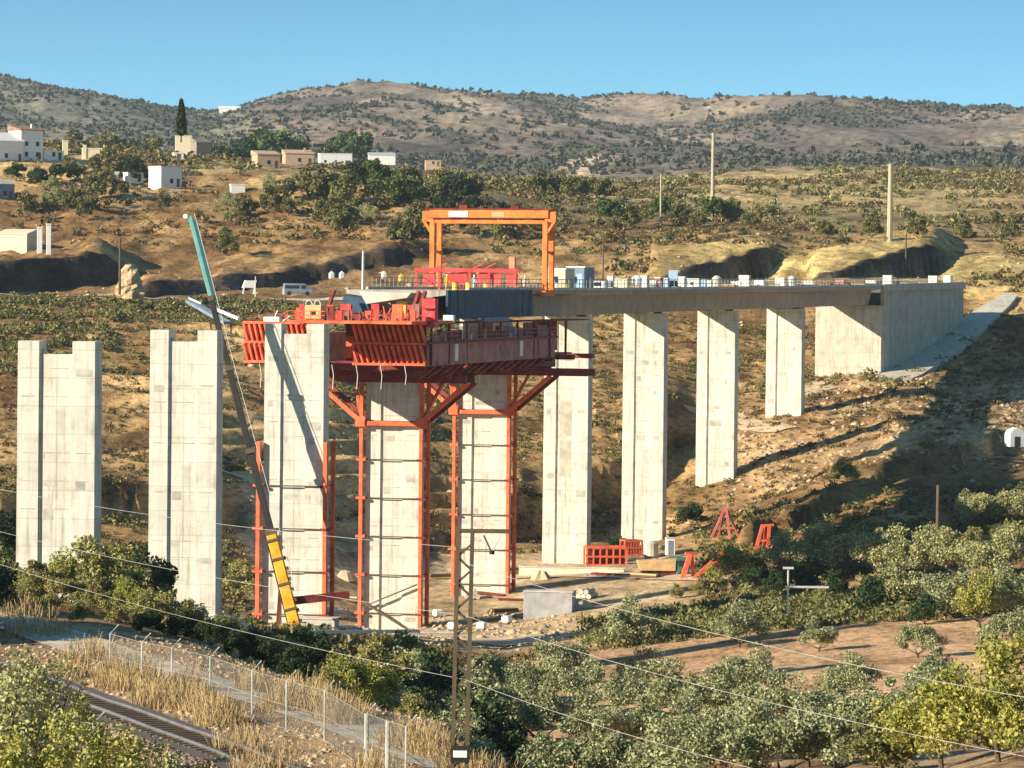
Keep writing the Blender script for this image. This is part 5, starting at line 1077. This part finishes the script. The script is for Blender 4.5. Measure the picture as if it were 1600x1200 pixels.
# trees on the hillside
hl = [(430, 246, 2.3, 'pine', 860, 'large rounded bright green tree above the ochre houses'), (385, 250, 1.8, 'dark', 850, 'dark tree left of the large green tree'), (548, 262, 1.8, 'pine', 860, 'tree above the right end of the arched white house'), (515, 240, 1.6, 'upland', 930, 'brownish tree behind the arched white house'),
 (605, 328, 1.7, 'pine', 800, 'tall light green tree left of the portal crane on the hillside'), (580, 302, 1.4, 'pine', 820, 'green tree left of the tall light one'), (555, 300, 1.5, 'dark', 800, 'dark tree at the left of the light green group'), (650, 325, 1.5, 'dark', 810, 'dark low tree right of the tall light green one'), (632, 310, 1.8, 'upland', 830, 'mid green tree behind the dark low one'), (690, 322, 1.9, 'upland', 800, 'green tree just above the left corner of the portal crane'), (715, 322, 1.7, 'dark', 820, 'dark tree behind the portal crane beam'), (728, 318, 1.6, 'upland', 850, 'green tree above the middle of the portal beam'),
 (30, 205, 1.9, 'upland', 880, 'broad brown green tree behind the white houses at the left edge'), (52, 205, 1.1, 'dark', 890, 'dark tree right of the broad one behind the white houses'), (90, 284, 0.95, 'dark', 800, 'dark tree mass below the two storey white house'), (60, 292, 0.95, 'dark', 790, 'dark tree left in the mass below the white houses'), (118, 284, 0.85, 'dark', 800, 'dark tree right in the mass below the white houses'), (25, 284, 0.9, 'dark', 810, 'dark tree under the long white house'),
 (120, 335, 1.1, 'upland', 760, 'tree left of the open field'), (145, 312, 1.1, 'upland', 770, 'taller tree left of the open field'), (130, 352, 1.0, 'upland', 745, 'lower tree left of the open field'), (40, 345, 1.1, 'upland', 750, 'grey green tree above the cream barn'), (75, 345, 1.0, 'upland', 750, 'small tree right above the cream barn'),
 (120, 225, 1.9, 'upland', 900, 'olive brown tree behind the low annexe'), (175, 222, 2.0, 'upland', 920, 'tree behind the turreted cream house'), (205, 225, 1.9, 'upland', 930, 'tree right behind the turreted cream house'), (238, 228, 1.8, 'upland', 930, 'tree left of the cypress'), (150, 215, 1.6, 'upland', 940, 'small tree on the rise behind the turrets'), (335, 240, 1.6, 'upland', 900, 'thin tree right of the brown shaded house'), (360, 245, 1.4, 'dark', 880, 'small dark tree right of the brown shaded house'),
 (490, 315, 1.7, 'upland', 800, 'tree over the lower field edge, left of a row'), (515, 318, 1.6, 'upland', 800, 'second tree of the row over the lower field edge'), (540, 322, 1.7, 'upland', 795, 'third tree of the row over the lower field edge'), (430, 310, 1.3, 'grey', 800, 'grey green bush above the terraced field'), (660, 395, 1.6, 'upland', 740, 'tree directly left of the portal crane'), (625, 385, 1.4, 'upland', 750, 'smaller tree left of the portal crane'), (355, 400, 1.1, 'upland', 740, 'bush in the terraces right of the boom head'), (530, 365, 1.3, 'upland', 760, 'yellow green bush on the terraces'), (820, 365, 1.4, 'upland', 820, 'tree seen through the portal crane, right'), (790, 375, 1.3, 'upland', 800, 'tree seen through the portal crane, middle'), (700, 370, 1.6, 'dark', 790, 'dark tree seen through the portal crane, left')]
for k in range(9): hl.append((955+k*27, 352+int(6*math.sin(k*1.7)), 1.35+0.25*math.sin(k*2.1), ['pine', 'upland', 'upland'][k % 3], 1040, '%s tree in the green line between the pale hillside poles' % ordn[k]))
for k in range(5): hl.append((845+k*24, 305+2*k, 1.7, 'upland', 1150, '%s tree of the low olive green clump right of the portal beam' % ordn[k]))
for k in range(5): hl.append((1290+k*72, 375-int(4*math.sin(k)), 1.2, 'upland', 960, '%s bush along the foot of the dry hill at the right' % ordn[k]))
rh = np.random.default_rng(66)
for k in range(58):
    px = rh.random()*760 if k < 44 else 900+rh.random()*700; py = 262+rh.random()*95 if k < 44 else 335+rh.random()*55
    if 230 < px < 400 and py > 262 and py < 330: py += 60
    hl.append((px, py, (.7+.7*rh.random())*(1 if k < 44 else .65), ['upland', 'upland', 'grey', 'dark' if k < 44 else 'upland'][k % 4], 850, None))
hl.sort(key=lambda q: q[0]); cz = {}
for k, q in enumerate(hl):
    if q[5] is None:
        z_ = int(q[0]//100); nm = {'upland': 'brown green tree', 'grey': 'grey green tree', 'dark': 'dark tree'}[q[3]]
        zn = ['below the white houses at the left edge', 'below the turreted cream wall', 'below the cypress', 'above the crane boom head', 'below the long ochre house', 'below the arched white house', 'left of the portal crane', 'above the portal crane', '', 'behind the blue grey cabin', 'left of the tall pale pole', 'right of the left tall pole', 'above the left dark cutting', 'between cutting and thick pole', 'right of the thick pale pole', 'near the right edge of the dry hill'][z_]
        c = cz.get((nm, zn), 0); cz[(nm, zn)] = c+1; hl[k] = q[:5]+('@%s scattered %s %s' % (ordn[c], nm, zn),)
for px, py, s, k_, Y, lb in hl:
    Y1 = Yof(px, py, 745, 1650); s *= Y1/Y*0.95; Y = Y1; x = P(px, py, Y)[0]; tree(k_, 'hillside_tree', (x, Y, TZ(x, Y)-0.2*s), s, lb.lstrip('@'), group=None if lb[0] != '@' else 'trees scattered over the hillsides')
# cypress
p = P(283, 212, 850); e = empty('cypress_tree', (p[0], p[1], p[2]-0.5), 0, label='tall narrow dark green cypress above the cream block house', cat='tree')
rg = np.random.default_rng(5); n = 3000; h = rg.random(n)**0.9; rr = 1.35*np.sqrt(np.clip(1-h, 0, 1))*(0.5+0.5*rg.random(n))*np.minimum(1, h*9+.25); a = rg.random(n)*6.283
V, Fq = leafquads(np.stack([np.cos(a)*rr, np.sin(a)*rr, 0.6+h*8.1], -1), 0.3, rg); link('crown', npmesh('cypress_crown', V, Fq, L_dark), e); m = MB(); m.tube([(0, 0, -1), (0, 0, 3)], [.2, .1], 6); m.build('trunk', M_bark, e)
# big near bushes at the lower corners
def bigbush(name, px, Y, pytop, R, n, leaf, mat, label, seed):
    x = (px-800)/F*Y; z = P(px, pytop, Y)[2]; g = TZ(x, Y); H = z-g
    e = empty(name, (x, Y, g), 0, label=label, cat='bush'); link('crown', crown_mesh(name, mat, (R, R, H*0.62), n, leaf, 34, seed, csz=.26, shell=.5), e, (0, 0, H*0.42))
    link('stems', trunk_mesh('stems', H*.7, .08, seed, 6, R*.6), e)
bigbush('bush', 55, 128, 985, 2.3, 9000, .085, L_grey, 'tall grey green bush in the lower left corner around the near posts', 3)
bigbush('bush', -20, 120, 1010, 2.2, 6000, .085, L_grey, 'grey green bush cut by the left edge near the bottom', 13)
bigbush('bush', 150, 112, 1130, 2.0, 7000, .07, L_lime, 'low yellow green bush along the bottom left edge', 4)
bigbush('bush', 30, 108, 1120, 1.8, 6000, .07, L_lime, 'golden green bush in the very lower left corner', 6)
bigbush('bush', 1570, 112, 985, 2.4, 9000, .075, L_lime, 'tall yellow leaved bush in the lower right corner', 8)
bigbush('bush', 1480, 118, 1060, 2.0, 7000, .075, L_lime, 'lower yellow green bush left of the tall yellow one', 9)
bigbush('bush', 1390, 130, 1120, 1.7, 5000, .08, L_greens, 'olive green bush on the bottom edge right of the orchard', 10)
bigbush('bush', 1640, 105, 1020, 1.9, 5000, .075, L_lime, 'yellow leaved bush cut by the right edge', 12)
bigbush('bush', 245, 122, 1140, 1.3, 4000, .06, L_grey, 'low grey green bush in front of the rails at the bottom left', 23)
bigbush('bush', 330, 124, 1172, 1.0, 2500, .06, L_bush, 'small golden bush in front of the rails, right of the low grey one', 24)
bigbush('bush', 120, 150, 1075, .9, 2500, .07, L_bush, 'small golden bush between near posts and rails', 25)
# dry golden grass tufts
def grass(name, cl, mat, n, hgt, seed, label, f=1.0):
    rg = np.random.default_rng(seed); Cs = []; 
    for px, Y, rad, k in cl:
        k = max(1, int(k*f)); x0 = (px-800)/F*Y; a = rg.random(k)*6.283; r = rad*np.sqrt(rg.random(k)); X = x0+np.cos(a)*r; Yy = Y+np.sin(a)*r*1.5; Z = terr(X, Yy); H = hgt*(0.5+rg.random(k))*(1-.6*r/rad+.2); Cs.append(np.stack([X, Yy, Z, H], -1))
    C = np.concatenate(Cs); k = len(C); ln_ = rg.normal(size=(k, 2))*.25; w = .012+.016*rg.random(k); an = rg.random(k)*3.14; dx = np.cos(an)*w; dy = np.sin(an)*w
    b0 = np.stack([C[:, 0]-dx, C[:, 1]-dy, C[:, 2]], -1); b1 = np.stack([C[:, 0]+dx, C[:, 1]+dy, C[:, 2]], -1); t1 = np.stack([C[:, 0]+ln_[:, 0]*C[:, 3]+dx*.6, C[:, 1]+ln_[:, 1]*C[:, 3], C[:, 2]+C[:, 3]], -1); t0 = t1-np.stack([dx*1.2, dy*0, dx*0], -1)
    V = np.stack([b0, b1, t1, t0], 1).reshape(-1, 3); link(name, npmesh(name, V, np.arange(len(V)).reshape(-1, 4), mat), kind='stuff', label=label, cat='grass')
cl = [(182, 186, 1.0, 900), (200, 184, 1.0, 900), (250, 180, 1.3, 1100), (240, 176, 1.0, 600), (290, 176, 1.4, 1200), (345, 170, 1.2, 900), (320, 174, .9, 500), (440, 176, 1.0, 700), (480, 182, 1.6, 1500), (510, 176, 1.5, 1300), (545, 172, 1.4, 900), (650, 163, 1.6, 1200), (690, 160, 1.5, 900), (760, 152, 2.0, 1500), (110, 190, 1.0, 400), (380, 158, 1.2, 500), (420, 150, 1.5, 500), (590, 150, 1.0, 400), (30, 226, 2.5, 900), (150, 199, 1.6, 500), (225, 190, 1.2, 400), (60, 213, 2.0, 600), (400, 186, 1.0, 500), (300, 184, .9, 350), (800, 165, 2, 800)]
grass('dry_grass', cl, L_gold, 0, 1.0, 3, 'tufts of dry golden grass by the railway fence', .55)
X, Y, u, rg = scatter(16000, -50, 860, 118, 215, 8, lambda u, D, X: (D < 215))
grass('dry_turf', [((x/y)*F+800, y, .25, 2) for x, y in zip(X[:5000], Y[:5000])], L_gold, 0, 0.2, 4, 'short dry turf on the railway bench')

# ------------------------------------------------------------------ scrub, rocks, far olive groves (uncountable)
def n01(X, Y, s, seed): return fbm(X*s, Y*s*.4, seed, 4)*.5+.5
site = lambda u, D: (u > 380) & (u < 1100) & (D > 372) & (D < 520)
orch = lambda u, D: (u > 840) & (D > 240) & (D < 402)
X, Y, u, rg = scatter(16000, -60, 1660, 238, 735, 21, lambda u, D, X: ~site(u, D) & ~orch(u, D) & (n01(X, D, .07, 61) > .40) & ~((u < 520) & (abs(D-500) < 5)) & ~((u > 1170) & (abs(D-530) < 7)) & ~((D > 716) & (u < 800)), .8)
print('scrub', len(X)); scrub('scrub', X, Y, .35+.75*rg.random(len(X))**2, L_scrub, 38, .22, 22, label='low brown green scrub on the valley sides', cat='scrub')
X, Y, u, rg = scatter(5200, -60, 1660, 240, 740, 23, lambda u, D, X: ~site(u, D) & ~orch(u, D) & (n01(X, D, .03, 62) > .5) & ~((u < 520) & (abs(D-500) < 5)) & ~((u > 1170) & (abs(D-530) < 7)) & ~((u > 1180) & (D > 540) & (D < 640) & (n01(X, D, .03, 62) < .56)) & ~((D > 716) & (u < 800)), .9)
scrub('green_scrub', X, Y, .6+1.0*rg.random(len(X))**2, L_greens, 64, .18, 24, .9, label='denser green bushes on the valley sides', cat='scrub')
X, Y, u, rg = scatter(2600, -60, 700, 600, 716, 53, lambda u, D, X: (n01(X, D, .05, 66) > .30+.35*(700-D)/100*.6))
scrub('roadside_scrub', X, Y, .7+1.2*rg.random(len(X))**2, L_greens, 64, .18, 54, .9, label='green bushes on the bank below the road', cat='scrub')
X, Y, u, rg = scatter(14000, -60, 1660, 748, 1650, 25, lambda u, D, X: (n01(X, D, .03, 63) > .44+.07*(u > 880)) & ~((D < 860) & ((u < 690) | (u > 1015)) & (u < 1500)), .8)
scrub('upland_scrub', X, Y, (.5+1.2*rg.random(len(X))**2)*(.75+Y/1800), L_scrub, 32, .27, 26, .8, label='dry scrub dotted over the upper hillside', cat='scrub')
X, Y, u, rg = scatter(2200, -60, 1660, 748, 1650, 27, lambda u, D, X: (n01(X, D, .02, 64) > .46) & ~((D < 860) & ((u < 690) | (u > 1015)) & (u < 1500)))
scrub('upland_green_scrub', X, Y, (.8+1.7*rg.random(len(X))**2)*(.75+Y/1800), L_greens, 48, .23, 28, .9, label='greener bushes over the upper hillside', cat='scrub')
X, Y, u, rg = scatter(1500, 900, 1660, 366, 404, 57); k_ = rg.random(len(X)) < np.clip((X/Y*F+800-900)/150, 0.15, 1); X = X[k_]; Y = Y[k_]; scrub('hedge_scrub', X, Y, .5+1.0*rg.random(len(X)), L_greens, 80, .16, 58, 1.0, label='golden green hedge above the orchard', cat='hedge')
# far olive groves in planted rows + wild trees
rg = np.random.default_rng(41); Xs = []; Ys = []; Rs = []
gx = np.arange(-900, 900, 11.0)
for D in np.arange(2050, 4090, 17.0):
    x = gx+rg.normal(size=len(gx))*1.6+(D*0.35) % 11; y = D+rg.normal(size=len(gx))*2; uu = 800+F*x/y
    k = (uu > -60) & (uu < 1660) & ((uu < 390) | (n01(x, y, .006, 71) > .5)) & (n01(x, y, .05, 72) > .3); Xs.append(x[k]); Ys.append(y[k]); Rs.append(1.7+1.3*rg.random(k.sum()))
X = np.concatenate(Xs); Y = np.concatenate(Ys); print('far', len(X))
scrub('far_olive_grove', X, Y, np.concatenate(Rs), L_far, 9, .75, 42, .95, label='olive groves dotted over the distant hills', cat='grove')
X, Y, u, rg = scatter(3000, -60, 1660, 2100, 4120, 43, lambda u, D, X: (n01(X, D, .01, 73) > .5) & (u > 380))
scrub('far_trees', X, Y, 1.8+2.8*rg.random(len(X))**2, L_far, 22, .5, 44, 1.0, label='wild trees in hollows of the distant hills', cat='trees')
X, Y, u, rg = scatter(420, -60, 1660, 4060, 4110, 45)
scrub('ridge_trees', X, Y, 1.2+2.6*rg.random(len(X))**2, L_far, 24, .5, 46, 1.0, label='trees along the skyline of the distant hills', cat='trees')
# rocks
def rocks(name, X, Y, R, seed, mat, label):
    rg = np.random.default_rng(seed); base = np.array([(1, 0, 0), (-1, 0, 0), (0, 1, 0), (0, -1, 0), (0, 0, 1), (0, 0, -1)], float); Fb = np.array([(0, 2, 4), (2, 1, 4), (1, 3, 4), (3, 0, 4), (2, 0, 5), (1, 2, 5), (3, 1, 5), (0, 3, 5)])
    n = len(X); V = base[None]*(0.6+.8*rg.random((n, 6, 1)))*R[:, None, None]*np.array([1.2, 1, .7]); an = rg.random(n)*6.28; c, s = np.cos(an)[:, None], np.sin(an)[:, None]
    V = np.stack([V[:, :, 0]*c-V[:, :, 1]*s, V[:, :, 0]*s+V[:, :, 1]*c, V[:, :, 2]], -1)+np.stack([X, Y, terr(X, Y)], -1)[:, None]
    Fq = (Fb[None]+6*np.arange(n)[:, None, None]).reshape(-1, 3); link(name, npmesh(name, V.reshape(-1, 3), Fq, mat), kind='stuff', label=label, cat='rocks')
X, Y, u, rg = scatter(2000, 1130, 1640, 545, 655, 47, lambda u, D, X: (n01(X, D, .09, 74) > .42) & ~((abs(D-532) < 6)))
rocks('slope_rocks', X, Y, .15+.6*rg.random(len(X))**3, 48, M_rock, 'pale broken rocks covering the slope under the abutment')
X, Y, u, rg = scatter(2600, -50, 1640, 380, 900, 49, lambda u, D, X: (n01(X, D, .05, 75) > .55)); rocks('field_stones', X, Y, .2+.6*rg.random(len(X))**2, 50, M_rock, 'loose stones scattered over the slopes')
X, Y, u, rg = scatter(900, 560, 900, 374, 430, 51); rocks('site_rubble', X, Y, .1+.35*rg.random(len(X))**2, 52, M_rock, 'rubble on the building site by the piers')
tb = np.array(trk); rg = np.random.default_rng(58); tt_ = rg.random(7000)*5; X = np.interp(tt_, range(6), tb[:, 0])+rg.normal(size=7000)*1.1; Y = np.interp(tt_, range(6), tb[:, 1])+rg.normal(size=7000)*.6; rocks('ballast_stones', X, Y, .10+.08*rg.random(7000), 59, simple('ballast_stone', (.17, .14, .12), .95, var=.5, scale=5), 'dark ballast stones along the railway')
X, Y, u, rg = scatter(4500, -40, 720, 130, 222, 55); rocks('trackside_stones', X, Y, .05+.16*rg.random(len(X))**2, 56, M_rock, 'small stones on the bank beside the railway')

# ------------------------------------------------------------------ haze
hz = MB(); hz.box(-2600, 2600, -80, 9060, -420, 330); ho = hz.build('haze', M_white, kind='stuff')
hm = bpy.data.materials.new('haze'); hm.use_nodes = True; nt = hm.node_tree; nt.nodes.clear(); out = nt.nodes.new('ShaderNodeOutputMaterial'); pv = nt.nodes.new('ShaderNodeVolumePrincipled')
pv.inputs['Color'].default_value = (0.78, 0.9, 1.0, 1); pv.inputs['Density'].default_value = 0.00006; pv.inputs['Anisotropy'].default_value = 0.3
nt.links.new(pv.outputs[0], out.inputs['Volume']); ho.data.materials.clear(); ho.data.materials.append(hm)
for i in range(10): print('pier', i, bp(i), proj(B(min(i, 9.99), 0, ztop(i))), 'base', pier_z[i] if i < 9 else None)
print('zmast', zmb, 'terrain min', ZZ[dv < 5000].min(), ZZ.max())
